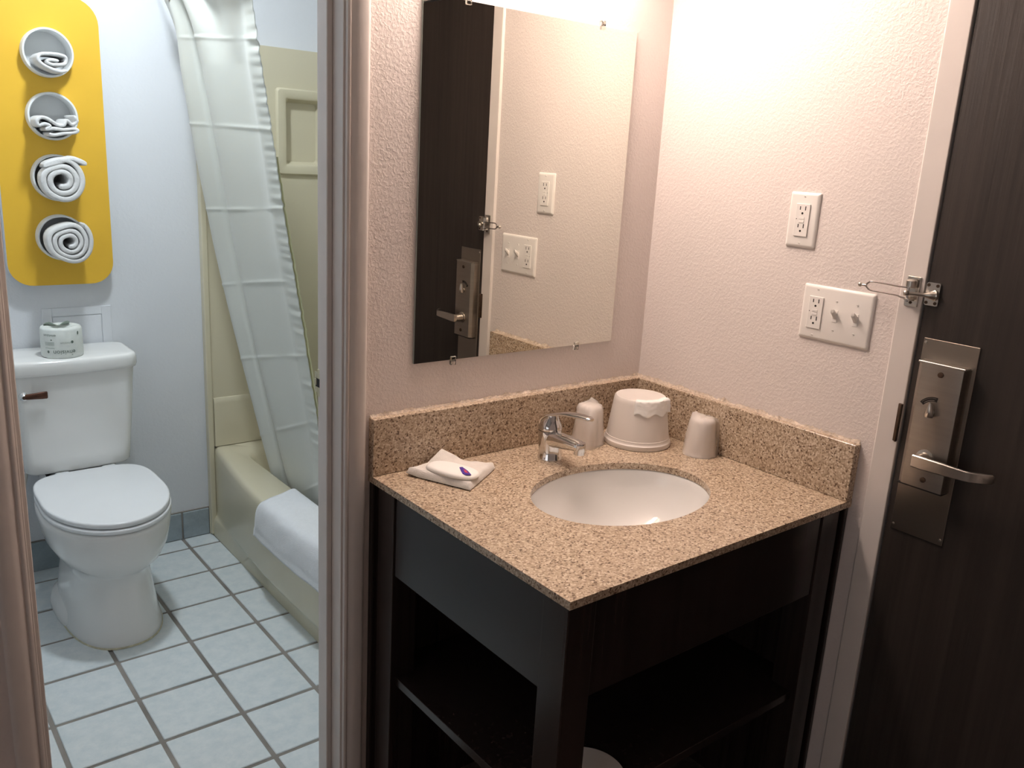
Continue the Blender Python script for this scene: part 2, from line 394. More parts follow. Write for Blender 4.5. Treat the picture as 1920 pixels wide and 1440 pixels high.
# ---- bathroom door frame
fr = structure(empty('trim_1', ((JR + JL) / 2, 0, 0)), 'painted wooden frame of the bathroom doorway')
box('jamb', (JR, JR + .019, 0, WT, 0, HEAD), 'btrim', fr, .001, 1)
box('jamb', (JL - .019, JL, 0, WT, 0, HEAD), 'btrim', fr, .001, 1)
box('head_jamb', (JL - .019, JR + .019, 0, WT, HEAD, HEAD + .019), 'btrim', fr)
box('door_stop', (JR - .012, JR, .040, .074, 0, HEAD - .012), 'btrim', fr, .0015, 1)
box('door_stop', (JL, JL + .012, .040, .074, 0, HEAD - .012), 'btrim', fr, .0015, 1)
box('door_stop', (JL, JR, .040, .074, HEAD - .012, HEAD), 'btrim', fr)
def casing(sgn, xi, z1, y0=0.0, ys=-1):
    # moulded profile, inner edge at xi, widening away from the opening
    prof = [(0, 0), (0, .009), (.003, .0115), (.0055, .0115), (.0075, .0095), (.010, .0105), (.015, .0145), (.021, .0165), (.036, .0172), (.041, .016), (.044, .012), (.044, 0)]
    b = bmesh.new(); prism(b, [(xi + sgn * d, y0 + ys * t) for d, t in prof], xy, 0, z1); return b
put('casing', casing(1, JR + .004, HEAD + .05), 'btrim', fr, 50)
put('casing', casing(-1, JL - .004, HEAD + .05), 'btrim', fr, 50)
b = bmesh.new(); bx(b, JL - .05, JR + .05, -.016, 0, HEAD + .004, HEAD + .05, .004); put('head_casing', b, 'btrim', fr, 40)
put('inner_casing', casing(-1, JL - .004, HEAD + .05, WT, 1), 'btrim', fr, 50)
bm = bmesh.new(); bx(bm, JR - .0016, JR, .082, .1045, .983, 1.041, .0006, 1)
bx(bm, JR - .0016, JR + .0006, .1045, .117, .990, 1.034, .0006, 1); bx(bm, JR - .004, JR - .001, .106, .114, 1.006, 1.020, .001, 1)
sp = put('strike_plate', bm, 'trimplate', fr, 40); tag(sp, 'dull brass strike plate')
box('latch_hole', (JR - .0022, JR - .0014, .088, .111, 1.003, 1.021), 'black', sp)
cw = box('bare_patch', (JL + .001, JL + .0123, .0385, .041, .26, .352), 'barewood', fr); tag(cw, 'chipped brown patch in the paint')
# ---- entry door frame
f2 = structure(empty('trim_2', (0, -1.16, 0)), 'painted metal frame of the dark entry door')
box('frame_side', (-.0065, .10, -.705, -.6605, 0, DZ + .045), 'trim', f2, .0015)
box('frame_side', (-.0065, .10, DY1 - .044, DY1 - .001, 0, DZ + .045), 'trim', f2, .0015)
box('frame_head', (-.0065, .10, DY1, -.706, DZ + .003, DZ + .045), 'trim', f2, .0015)
bm = bmesh.new()
rr = []
for k in range(120):
    z = .02 + k * (DZ + .02) / 119; j = .0012 * noise.noise(Vector((z * 60, 0, 0)))
    rr.append([(-.0045 + j, -.6600, z), (0, -.6565 + 1.2 * j, z), (0, -.6605, z)])
rings_loft(bm, rr, True, True, True); put('caulk_line', bm, 'trim', f2, 60)
bm = bmesh.new(); bx(bm, -.0095, -.004, -.7045, -.696, .985, 1.062, .0015); bx(bm, -.014, -.0085, -.7055, -.7005, .985, 1.062, .002)
tag(put('strike_plate', bm, 'bronze', f2, 40), 'dark bronze strike lip')
# ---- entry door
dr = structure(empty('door_1', (0, -1.165, 0)), 'dark brown wood grain entry door with steel lock')
box('door_slab', (-.002, .042, DY1 + .003, DY0 - .003, .008, DZ - .001), 'door', dr, .0015)
PX = -.002
lp = box('lock_plate', (PX - .0022, PX, -.825, -.7205, .807, 1.198), 'steeldark', dr, .0008, 1)
tag(lp, 'flat satin steel backing plate')
for y, z in ((-.7255, .818), (-.820, .818), (-.7255, 1.19)):
    bm = bmesh.new(); lathe(bm, [(.0028, PX - .0022), (.0026, PX - .0034), (.001, PX - .0038)], (0, y, z), 'x', 12); put('screw', bm, 'nickel', lp, 40)
bm = bmesh.new()
prism(bm, [(PX - .0022, -.7255), (PX - .018, -.7285), (PX - .0255, -.7365), (PX - .0265, -.741), (PX - .0265, -.812), (PX - .0255, -.8145), (PX - .022, -.8160), (PX - .0022, -.8185)], xy, .915, 1.155)
lc = put('lock_case', bm, 'steel', dr, 25); tag(lc, 'raised brushed steel lock case')
box('top_cap', (PX - .0262, PX - .0022, -.8165, -.729, 1.1545, 1.1585), 'nickel', lc, .001, 1)
box('bottom_gap', (PX - .0255, PX - .0022, -.816, -.729, .912, .9152), 'black', lc)
for y, z in ((-.775, 1.139), (-.778, .933)):
    bm = bmesh.new(); lathe(bm, [(.0055, PX - .0262), (.0052, PX - .0285), (.002, PX - .0292)], (0, y, z), 'x', 16); s = put('case_screw', bm, 'bronze', lc, 40)
# thumb turn and its indicator arc
bm = bmesh.new()
tube(bm, smooth_path([(PX - .0265, -.7705, 1.0655), (PX - .034, -.7705, 1.0655), (PX - .0385, -.7705, 1.067)], 3), .006, 12)
rings = []
for t, wd, th in ((-.011, .0075, .005), (-.008, .0088, .0065), (0, .0075, .007), (.010, .005, .006), (.017, .0028, .004)):
    rings.append([Vector((PX - .0355 + th * s, -.7705 + wd * c, 1.0685 + t)) for c, s in ell(1, 1, 12)])
rings_loft(bm, rings, True, True, True)
put('thumb_turn', bm, 'nickel', lc, 50)
def arc(name, r0, r1, a0, a1, m, parent, off):
    b = bmesh.new(); n = 20; A = []
    for i in range(n + 1):
        t = math.radians(a0 + (a1 - a0) * i / n)
        # y axis runs to the left in the photo when larger
        A.append([(PX - .0265 - off, -.7735 + r * math.sin(t), 1.0625 + r * math.cos(t)) for r in (r0, r1)] + [(PX - .0262, -.7735 + r * math.sin(t), 1.0625 + r * math.cos(t)) for r in (r1, r0)])
    rings_loft(b, A, True, True, True); return put(name, b, m, parent)
ia = arc('indicator_arc', .0245, .033, -8, 56, 'black', lc, .0006)
arc('indicator_line', .0262, .0268, 2, 46, 'nickel', lc, .0011)
arc('indicator_line', .0305, .0309, -4, 50, 'steel', lc, .0011)
# lever handle
bm = bmesh.new(); lathe(bm, [(.0175, PX - .0265), (.0175, PX - .029), (.0125, PX - .030), (.0115, PX - .058), (.010, PX - .0605)], (0, -.7745, .975), 'x', 24)
sec = []; HZ = .975
pth = [(PX - .054, -.7635), (PX - .0585, -.767), (PX - .0595, -.785), (PX - .0585, -.82), (PX - .0575, -.862), (PX - .055, -.872), (PX - .0465, -.883), (PX - .032, -.8995), (PX - .029, -.9025)]
rings = []
for i, (x, y) in enumerate(pth):
    a, b_ = Vector(pth[max(i - 1, 0)]), Vector(pth[min(i + 1, len(pth) - 1)]); d = (b_ - a).normalized(); nn = Vector((-d.y, d.x))
    hh = (.0085, .0118, .0122, .0112, .0098, .0096, .0095, .009, .006)[i]; tt = (.002, .0042, .0045, .0042, .004, .004, .0038, .0035, .001)[i]
    rings.append([(x + nn.x * s * tt, y + nn.y * s * tt, HZ + u * hh) for s, u in ((1, .85), (.7, 1), (-.7, 1), (-1, .85), (-1, -.85), (-.7, -1), (.7, -1), (1, -.85))])
rings_loft(bm, rings, True, True, True)
put('lever_handle', bm, 'nickel', lc, 35)
# ball stud plate of the door guard, screwed to the door
SZ = 1.2805
bm = bmesh.new(); prism(bm, rrect(-.7345, -.7085, SZ - .0215, SZ + .0215, .003, 3), yz, PX - .0035, PX)
sp = put('guard_plate', bm, 'nickel', dr, 30)
bm = bmesh.new()
pts = smooth_path([(PX - .004, -.7255, SZ - .002), (PX - .010, -.7205, SZ - .002), (PX - .017, -.711, SZ - .002), (PX - .027, -.6975, SZ - .0015), (PX - .0345, -.6885, SZ - .001)], 5)
tube(bm, pts, [.0105 - .0068 * min(1, i / (len(pts) * .45)) for i in range(len(pts))], 12)
b2 = bmesh.new(); bmesh.ops.create_uvsphere(b2, u_segments=16, v_segments=10, radius=.0058)
for v in b2.verts: v.co += Vector((PX - .0355, -.6875, SZ - .001))
merge(bm, b2); put('ball_stud', bm, 'nickel', sp, 60)
for dy in (-.7295, -.7125):
    for dz in (-.0165, .0165):
        bm = bmesh.new(); lathe(bm, [(.0032, PX - .0036), (.003, PX - .0046)], (0, dy, SZ + dz), 'x', 10); put('screw', bm, 'bronze', sp, 40)

# ================================================================== MIRROR AND VANITY LIGHT
mr = empty('wall_mirror', (-.4045, 0, 1.058))
tag(mr, 'tall frameless rectangular mirror held by clear clips above the vanity', 'mirror')
bm = bmesh.new(); bx(bm, -.691, -.118, -.0056, -.0008, 1.0585, 1.774)
bmesh.ops.recalc_face_normals(bm, faces=bm.faces)
for f in bm.faces: f.material_index = 0 if f.normal.y < -.9 else 1
put('glass', bm, None, mr, mats=['mirror', 'glassedge'])
for x, z, s in ((-.592, 1.0585, -1), (-.234, 1.0585, -1), (-.226, 1.774, 1), (-.588, 1.774, 1)):
    bm = bmesh.new()
    bx(bm, x - .0065, x + .0065, -.0085, -.006, min(z - s * .007, z + s * .004), max(z - s * .007, z + s * .004), .0008, 1)
    bx(bm, x - .0065, x + .0065, -.0085, -.0002, min(z + s * .0005, z + s * .012), max(z + s * .0005, z + s * .012), .0012, 1)
    cl = put('clip', bm, 'clear', mr, 30)
    bm = bmesh.new(); lathe(bm, [(.0030, -.0086), (.0028, -.0098), (.001, -.0104)], (x, 0, z + s * .0068), 'y', 12); put('screw', bm, 'nickel', cl, 40)
LZ = 1.965; LX0, LX1 = -.74, -.17
vl = empty('vanity_light', ((LX0 + LX1) / 2, 0, LZ))
tag(vl, 'lit white bar light on the wall above the mirror', 'light')
box('back_plate', (LX0, LX1, -.03, 0, LZ, LZ + .11), 'panelwhite', vl, .004)
bm = bmesh.new(); prism(bm, [(-.03, LZ + .01), (-.105, LZ + .015), (-.125, LZ + .035), (-.125, LZ + .075), (-.105, LZ + .095), (-.03, LZ + .10)], yz, LX0 + .015, LX1 - .015)
put('diffuser', bm, 'vlight', vl)
for x in (LX0 + .01, LX1 - .01): box('end_cap', (x - .005, x + .005, -.128, -.03, LZ + .007, LZ + .103), 'panelwhite', vl, .003)

# ================================================================== COUNTERTOP, SINK, FAUCET
W, D, ZC = .792, .630, .832
SX, SY, SA, SB = -.3915, -.344, .210, .1545
ct = empty('countertop', (-.396, -.315, ZC - .0145))
tag(ct, 'speckled tan granite countertop with backsplash and oval sink cutout', 'countertop')
bm = bmesh.new(); holed(bm, [(-W, -D), (0, -D), (0, 0), (-W, 0)], (SX, SY), SA, SB, xy, ZC - .0145, ZC, 96)
put('slab', bm, 'granite', ct, 30)
ZB = ZC + .1235
def splash(name, d):
    bm = bmesh.new(); bx(bm, *d, .0012, 1); return put(name, bm, 'granite', ct, 30)
splash('backsplash', (-W, 0, -.0207, 0, ZC + .0002, ZB))
splash('side_splash', (-.0207, 0, -D, -.0207, ZC + .0002, ZB))
def caulk(pts, nrm, name):
    bm = bmesh.new(); rings = []; n = 260
    for i in range(n + 1):
        p = Vector(pts[0]).lerp(Vector(pts[1]), i / n); s = i / n * (Vector(pts[1]) - Vector(pts[0])).length
        a = .0040 + .0045 * noise.noise(Vector((s * 45, 1, nrm[0]))) + .003 * noise.noise(Vector((s * 160, 5, nrm[0])))
        hgt = .0055 + .006 * noise.noise(Vector((s * 38, 9, nrm[1]))) + .004 * noise.noise(Vector((s * 190, 2, nrm[1])))
        a = max(a, .001); hgt = max(hgt, .001); N = Vector(nrm)
        rings.append([p, p + N * a, p + N * a * .5 + Vector((0, 0, hgt * .45)), p + N * .0008 + Vector((0, 0, hgt))])
    rings_loft(bm, rings, True, True, True); return tag(put(name, bm, 'caulk', ct, 60), 'ragged chipped caulk along the backsplash top')
caulk([(-W + .002, 0, ZB), (-.001, 0, ZB)], (0, -1, 0), 'caulk_bead')
caulk([(0, -.002, ZB), (0, -D + .003, ZB)], (-1, 0, 0), 'caulk_bead')
sk = empty('sink_basin', (SX, SY, ZC - .165))
tag(sk, 'white oval undermount sink basin set below the granite counter', 'sink')
prof = [(1.10, -.0150), (1.01, -.0152), (1.0, -.018), (.985, -.035), (.955, -.054), (.90, -.075), (.82, -.096), (.72, -.114), (.60, -.129), (.47, -.141), (.33, -.149), (.14, -.1555), (.115, -.156)]
def er(f, z, n=72): return [(SX + f * SA * math.cos(2 * PI * i / n), SY + f * SB * math.sin(2 * PI * i / n) * (1 if f > .3 else SA / SB), ZC + z) for i in range(n)]
bm = bmesh.new(); rings_loft(bm, [er(f, z) for f, z in prof] + [er(.12, -.163), er(.40, -.160), er(.62, -.150), er(.83, -.126), er(.94, -.096), er(1.0, -.064), er(1.03, -.035), er(1.10, -.022), er(1.10, -.0150)], True)
put('bowl', bm, 'sinkwhite', sk, 60)
bm = bmesh.new(); lathe(bm, [(.030, 0), (.030, .002), (.024, .0035), (.018, .0015), (.017, .004), (.006, .0055)], (SX, SY, ZC - .1575), 'z', 28); put('drain', bm, 'chrome', sk, 40)
bm = bmesh.new(); lathe(bm, [(.008, 0), (.008, .002), (.004, .0025)], (SX, SY - SB * .96, ZC - .052), 'y', 16); put('overflow_hole', bm, 'black', sk, 40)
# faucet
FX, FY = -.390, -.112
fc = empty('faucet', (FX, FY, ZC)); tag(fc, 'chrome single lever faucet with arched handle behind the sink', 'faucet')
bm = bmesh.new()
rings = []
for z, r, dy, sq in ((0, .0280, 0, 1), (.003, .0280, 0, 1), (.006, .0265, 0, 1), (.03, .0260, .001, 1), (.05, .0268, .003, 1), (.062, .0272, .005, 1), (.066, .0266, .005, 1)):
    rings.append([(FX + r * math.cos(2 * PI * i / 28), FY + dy + r * math.sin(2 * PI * i / 28), ZC + z) for i in range(28)])
rings_loft(bm, rings, True, True, True); put('body', bm, 'chrome', fc, 50)
pts = smooth_path([(FX, FY + .002, ZC + .046), (FX, FY - .025, ZC + .051), (FX, FY - .055, ZC + .0535), (FX, FY - .08, ZC + .055), (FX, FY - .098, ZC + .054)], 4)
bm = bmesh.new(); nP = len(pts)
sweep(bm, pts, [ell(.0245 - .0105 * i / (nP - 1), .0215 - .0110 * i / (nP - 1), 18, 2.4) for i in range(nP)])
spt = put('spout', bm, 'chrome', fc, 60)
bm = bmesh.new(); lathe(bm, [(.0125, .064), (.0132, .060), (.0132, .046), (.0118, .0455), (.0118, .038), (.009, .0375)], (FX, FY - .095, ZC), 'z', 24); put('aerator', bm, 'chrome', spt, 40)
bm = bmesh.new()
pts = smooth_path([(FX, FY + .024, ZC + .068), (FX, FY + .022, ZC + .084), (FX, FY + .010, ZC + .097), (FX, FY - .012, ZC + .107), (FX, FY - .045, ZC + .1165), (FX, FY - .08, ZC + .1215), (FX, FY - .112, ZC + .1240), (FX, FY - .126, ZC + .1240)], 5); nP = len(pts)
def hw(i):
    t = i / (nP - 1); return (.018 + .004 * math.sin(t * PI)) * (1 - .55 * max(0, t - .45) / .55) * (1 if t < .94 else .75)
sweep(bm, pts, [ell(hw(i), .0042 if i < nP - 3 else .0028, 16, 2.6) for i in range(nP)])
lv = put('lever', bm, 'chrome', fc, 60)
bm = bmesh.new()
rings = []
for z, r, dy, ky in ((.067, .0262, .005, 1), (.070, .0268, .005, 1), (.078, .0255, .005, 1), (.088, .0205, .004, .95), (.098, .0145, .000, .9), (.107, .009, -.006, .8)):
    rings.append([(FX + r * math.cos(2 * PI * i / 24), FY + dy + ky * r * math.sin(2 * PI * i / 24), ZC + z) for i in range(24)])
rings_loft(bm, rings, True, True, True); put('cartridge_dome', bm, 'chrome', lv, 60)
bm = bmesh.new(); tube(bm, [(FX - .004, FY + .030, ZC + .02), (FX - .004, FY + .034, ZC + .066)], .0024, 8)
lathe(bm, [(.0028, .066), (.0046, .069), (.0046, .074), (.002, .077)], (FX - .004, FY + .034, ZC), 'z', 12); put('drain_rod', bm, 'chrome', fc, 50)

# ================================================================== THINGS ON THE COUNTER
# upturned bucket with a plastic liner strip
BX_, BY_ = -.124, -.128
bk = empty('ice_bucket', (BX_, BY_, ZC)); tag(bk, 'upturned round white plastic bucket standing in the counter corner', 'bucket')
bm = bmesh.new()
lathe(bm, [(.0735, .0005), (.0800, .0008), (.0812, .003), (.0806, .0115), (.0785, .0135), (.0775, .0145), (.0768, .021), (.0755, .0215), (.0640, .106), (.0625, .1135), (.0595, .1175), (.055, .1182), (.052, .1165), (.02, .1165), (.001, .1165)], (BX_, BY_, ZC), 'z', 64, False, True)
put('shell', bm, 'bucket', bk, 40)
bm = bmesh.new(); g = []
n1, n2 = 26, 16
ang0, ang1 = math.radians(-148), math.radians(-62)
for j in range(n2 + 1):
    row = []
    for i in range(n1 + 1):
        t = ang0 + (ang1 - ang0) * i / n1; s = -.012 + .046 * j / n2 - .004 * math.sin(i * .6) * (j / n2)
        nn = .0012 * noise.noise(Vector((i * .33, j * .45, 2)))
        if s < 0: r, z = .0602 + s, .1196
        else: r, z = .0618 + .0016 + s * .135, .1188 - s
        if i == n1: r += .006; z += .002
        row.append(bm.verts.new((BX_ + (r + abs(nn) * 2 + .001) * math.cos(t), BY_ + (r + abs(nn) * 2 + .001) * math.sin(t), ZC + z + nn)))
    g.append(row)
for a, b_ in zip(g, g[1:]):
    for i in range(n1): bm.faces.new((a[i], a[i + 1], b_[i + 1], b_[i]))
o = put('liner_strip', bm, 'paper', bk, 60); md = o.modifiers.new('s', 'SOLIDIFY'); md.thickness = .0006
tag(o, 'crumpled white paper strip over the edge')
def wrapped_cup(x, y, h, rot, label, peak):
    e = empty('wrapped_cup', (x, y, ZC)); tag(e, label, 'cup', 'plastic wrapped cups on the counter')
    bm = bmesh.new(); lathe(bm, [(.0355, .001), (.0372, .0012), (.0372, .004), (.0352, .0055), (.0285, h - .006), (.0268, h - .002), (.024, h), (.001, h - .001)], (x, y, ZC), 'z', 40, False, True)
    put('cup', bm, 'bucket', e, 45)
    bm = bmesh.new(); rings = []; n = 48
    for f, z in ((0, .0005), (.08, .004), (.25, .022), (.5, .046), (.75, .07), (.9, h - .008), (.97, h + .001), (1, h + .004)):
        ring = []
        for i in range(n):
            t = 2 * PI * i / n + rot
            r = .0402 - .0095 * f + .0018 * noise.noise(Vector((math.cos(t) * 3, math.sin(t) * 3, z * 40 + x * 9)))
            if f > .93: r *= .86 if f < .99 else .55
            flare = max(0, math.cos(t - rot - .3)) ** 14
            r += flare * (.010 + .016 * (1 - abs(f - .35))) * (0.35 if f > .93 else 1)
            pk = peak * max(0, math.cos(t - rot - PI)) ** 8 * (1 if f > .93 else (.25 if f > .8 else 0))
            ring.append((x + r * math.cos(t), y + r * math.sin(t), ZC + z + pk + (.003 * noise.noise(Vector((math.cos(t) * 4, math.sin(t) * 4, 7))) if f > .95 else 0)))
        rings.append(ring)
    rings_loft(bm, rings, True, False, True); tag(put('plastic_wrapper', bm, 'wrap', e, 60), 'clear crinkled plastic wrapper')
wrapped_cup(-.236, -.072, .094, math.radians(215), 'plastic wrapped cup beside the faucet lever, left of the bucket', .010)
wrapped_cup(-.056, -.267, .088, math.radians(-30), 'plastic wrapped cup near the right backsplash, right of the bucket', .012)
# folded washcloth
def cloth_pt(u, v):
    A, B_, Cc, Dd = Vector((-.728, -.045)), Vector((-.612, .002)), Vector((-.545, -.112)), Vector((-.664, -.186))
    B_ = Vector((-.628, -.024))
    p = (A * (1 - u) + B_ * u) * (1 - v) + (Dd * (1 - u) + Cc * u) * v
    return p
N = 34; bm = bmesh.new(); top = []; bot = []
for j in range(N + 1):
    tr, brr = [], []
    for i in range(N + 1):
        u, v = i / N, j / N; p = cloth_pt(u, v)
        ed = min(u, 1 - u, v, 1 - v)
        h = .0165 * min(1, (ed / .045)) ** .5 if ed < .045 else .0165
        h = max(h, .004)
        lift = .024 * max(0, 1 - math.hypot(1 - u, v) / .45) + .002 * max(0, 1 - math.hypot(1 - u, 1 - v) / .18) + .004 * max(0, 1 - math.hypot(u, v) / .2)
        z = h + .0022 * noise.noise(Vector((u * 5, v * 5, 1))) + .0008 * noise.noise(Vector((u * 22, v * 22, 4)))
        tr.append(bm.verts.new((p.x, p.y, ZC + .001 + max(z, .003) + lift)))
        brr.append(bm.verts.new((p.x, p.y, ZC + .0006 + lift * .8 + (.001 if ed > .01 else .002))))
    top.append(tr); bot.append(brr)
for G_, in ((top,), (bot,)):
    for a, b_ in zip(G_, G_[1:]):
        for i in range(N): bm.faces.new((a[i], a[i + 1], b_[i + 1], b_[i]))
for i in range(N):
    for a, b_ in ((top[0], bot[0]), (top[N], bot[N])): bm.faces.new((a[i], a[i + 1], b_[i + 1], b_[i]))
    bm.faces.new((top[i][0], top[i + 1][0], bot[i + 1][0], bot[i][0])); bm.faces.new((top[i][N], top[i + 1][N], bot[i + 1][N], bot[i][N]))
wc = put('folded_washcloth', bm, 'cloth', None, 60)
tag(wc, 'folded white washcloth lying at the left end of the granite counter', 'washcloth')
# soap in its paper packet, with the printed mark
soap = empty('soap_packet', (-.660, -.112, ZC + .018)); tag(soap, 'white wrapped soap with a blue and red mark on the folded washcloth', 'soap')
bm = bmesh.new(); rings = []
dx_, dy_ = .35, -.937
def sp2(a, b_, z): return (-.658 + a * dx_ - b_ * dy_, -.114 + a * dy_ + b_ * dx_, ZC + .0172 + z)
for f, z in ((.93, 0), (1, .0012), (1.0, .004), (.95, .0072), (.84, .0092), (.6, .0100), (.05, .0104)):
    rings.append([sp2(.060 * f * c, .032 * f * s, z + .0006 * noise.noise(Vector((c * 3, s * 3, f * 3)))) for c, s in ell(1, 1, 40, 2.7)])
rings_loft(bm, rings, True, True, True); put('packet', bm, 'paper', soap, 60)
def flat(name, pts, m, z, parent):
    bm = bmesh.new(); prism(bm, pts, xy, z - .0012, z); return put(name, bm, m, parent)
flat('printed_mark', [(-.647, -.122), (-.6406, -.1235), (-.6439, -.1481), (-.6506, -.1690), (-.6596, -.1640), (-.6622, -.1560), (-.6564, -.1409)], 'blue', ZC + .0282, soap)
flat('printed_mark_centre', [(-.6468, -.1361), (-.6465, -.1452), (-.6509, -.1600), (-.6544, -.1523)], 'red', ZC + .0286, soap)

# ================================================================== VANITY STAND
vn = empty('vanity_stand', (-.396, -.315, 0)); tag(vn, 'dark espresso wooden vanity stand with open shelf under the granite counter', 'vanity')
ZT = ZC - .0150
XL, YFt = -.787, -.624
def leg(x0, x1, y0, y1): return box('leg', (x0, x1, y0, y1, 0, ZT), 'espresso', vn, .002)
leg(XL, XL + .060, YFt, YFt + .062)
leg(XL, XL + .060, -.098, -.036)
leg(-.092, -.030, YFt, YFt + .062)
leg(-.092, -.030, -.098, -.036)
box('side_apron', (XL + .004, XL + .022, YFt + .062, -.098, .640, ZT), 'espresso', vn, .001)
box('front_apron', (XL + .060, -.092, YFt + .003, YFt + .021, .637, ZT), 'espresso', vn, .001)
box('filler_strip', (XL + .006, XL + .024, -.036, -.019, 0, ZT), 'espresso', vn, .001)
box('filler_strip', (XL - .002, XL + .016, -.018, 0, 0, ZT), 'espresso', vn, .002)
box('filler_strip', (-.030, -.014, YFt + .010, YFt + .026, 0, ZT), 'espresso', vn, .001)
box('filler_strip', (-.013, -.001, YFt - .002, YFt + .020, 0, ZT), 'espresso', vn, .002)
box('back_panel', (XL + .024, -.030, -.030, -.019, .02, ZT), 'espresso', vn)
box('side_panel', (-.029, -.015, -.590, -.030, .02, ZT), 'espresso', vn)
box('shelf', (XL + .012, -.030, YFt + .012, -.031, .381, .400), 'espresso', vn, .001)
# round white plate on the shelf
bm = bmesh.new(); lathe(bm, [(.060, .0003), (.071, .002), (.0745, .006), (.074, .0085), (.070, .0085), (.063, .0065), (.02, .006), (.001, .006)], (-.649, -.557, .4003), 'z', 56)
tag(put('round_tray', bm, 'bucket', None, 40), 'round white plastic tray lying on the vanity shelf behind the front leg', 'tray')

# ================================================================== WALL PLATES
def cover(name, y1, z1, wd, ht, parent):
    """bevelled cover plate on the x = 0 wall; y1,z1 = top corner nearest the mirror"""
    bm = bmesh.new(); y0 = y1 - wd; z0 = z1 - ht; R_ = []
    for d, h in ((0, 0), (0, .0022), (.0012, .0040), (.0045, .0056), (.0062, .0060)):
        R_.append([(-h, y, z) for y, z in rrect(y0 + d, y1 - d, z0 + d, z1 - d, .003, 3)])
    rings_loft(bm, R_, True, True, True); return put(name, bm, 'plasticwhite', parent, 35)
def receptacle(yc, zc, parent):
    r = box('receptacle', (-.0085, -.0058, yc - .0165, yc + .0165, zc - .0335, zc + .0335), 'plasticwhite', parent, .0006, 1)
    for s in (1, -1):
        z = zc + (.0215 if s == 1 else -.0150)
        for dy, hh in ((.0063, .0036), (-.0063, .0042)):
            box('slot', (-.0088, -.0080, yc + dy - .0010, yc + dy + .0010, z - hh + .003, z + hh + .003), 'black', r)
        bm = bmesh.new(); lathe(bm, [(.0024, -.0088), (.0024, -.0080)], (0, yc, z - .0075), 'x', 12); put('ground_hole', bm, 'black', r)
    for dz in (.0040, -.0030): box('test_button', (-.0095, -.0083, yc - .0062, yc + .0062, zc + dz - .0026, zc + dz + .0026), 'plasticwhite', r, .0004, 1)
    box('indicator', (-.0089, -.0083, yc + .0118, yc + .0132, zc + .001, zc + .003), 'black', r)
    return r
def pscrew(y, z, parent):
    bm = bmesh.new(); lathe(bm, [(.0026, -.0058), (.0025, -.0066), (.001, -.0069)], (0, y, z), 'x', 12); s = put('screw', bm, 'plasticwhite', parent, 40)
    box('screw_slot', (-.0071, -.0066, y - .0019, y + .0019, z - .0003, z + .0003), 'bronze', s)
op = empty('outlet', (0, -.4237, 1.3345)); tag(op, 'single white wall outlet, the upper plate on the entry wall', 'outlet')
cover('cover_plate', -.3883, 1.4485, .0707, .1143, op); receptacle(-.4237, 1.3913, op)
pscrew(-.4237, 1.4395, op); pscrew(-.4237, 1.3432, op)
sw = empty('switch_plate', (0, -.531, 1.148)); tag(sw, 'wide white wall plate with an outlet and two toggle switches', 'switch plate')
cover('cover_plate', -.4508, 1.2626, .1613, .1143, sw); yc0 = -.4508 - .0345; zcc = 1.2626 - .0572
receptacle(yc0, zcc, sw)
pscrew(yc0, zcc + .048, sw); pscrew(yc0, zcc - .048, sw)
for k in (1, 2):
    y = yc0 - .0462 * k
    pscrew(y, zcc + .030, sw); pscrew(y, zcc - .030, sw)
    tg = box('toggle_bezel', (-.0068, -.0058, y - .0056, y + .0056, zcc - .0130, zcc + .0125), 'plasticwhite', sw, .0004, 1)
    bm = bmesh.new(); rings = []
    for x, z, a, b_ in ((-.006, .0, .0048, .0075), (-.010, .004, .0046, .0064), (-.018, .0105, .0043, .0052), (-.0205, .0125, .0036, .0040)):
        rings.append([(x - .0 , y + p, zcc + z + q) for p, q in ell(a, b_, 12, 4)])
    rings_loft(bm, rings, True, True, True); put('toggle', bm, 'plasticwhite', tg, 40)

# ================================================================== DOOR GUARD (swing bar) ON THE FRAME
gd = empty('door_guard', (-.0065, -.684, 1.252)); tag(gd, 'nickel swing bar door guard folded open over the wall on the door frame', 'door guard')
FXp = -.0065
box('base_plate', (FXp - .003, FXp, -.698, -.672, 1.252, 1.309), 'nickel', gd, .0008, 1)
bm = bmesh.new(); lathe(bm, [(.003, FXp - .0032), (.0028, FXp - .0045)], (0, -.685, 1.2595), 'x', 10); put('screw', bm, 'bronze', gd, 40)
for z0, z1 in ((1.288, 1.304), (1.2635, 1.271)):
    bm = bmesh.new(); rings = []
    for z, f in ((z0, .8), (z0 + .0015, 1), (z1 - .003, 1), (z1, .7)):
        rings.append([(FXp - .002 - .0125 * max(0, c) * f - .006 * f, -.684 + .0105 * s * f, z) for c, s in ell(1, 1, 16)])
    rings_loft(bm, rings, True, True, True); put('hinge_knuckle', bm, 'nickel', gd, 50)
bm = bmesh.new(); tube(bm, [(FXp - .017, -.684, 1.262), (FXp - .017, -.684, 1.291)], .0026, 10); put('hinge_pin', bm, 'chrome', gd, 40)
bm = bmesh.new()
tx, ty, tz = -.0335, -.603, 1.2815
P1 = [(FXp - .017, -.683, 1.2885), (FXp - .020, -.672, 1.2885), (FXp - .021, -.665, 1.2885), (-.031, -.640, 1.2900), (-.0335, -.615, 1.2905), (-.0337, -.6075, 1.2872), (tx, ty, tz + .0005)]
P2 = [(FXp - .017, -.683, 1.2675), (FXp - .020, -.672, 1.2690), (FXp - .021, -.665, 1.2710), (-.031, -.640, 1.2725), (-.0335, -.615, 1.2735), (-.0337, -.6075, 1.2768), (tx, ty, tz - .0005)]
for P_ in (P1, P2): tube(bm, smooth_path(P_, 5), .0016, 8)
tube(bm, [(tx, -.6045, tz), (tx, -.594, tz)], [.0028, .0020], 8)
sb = put('swing_bar', bm, 'darkchrome', gd, 60)
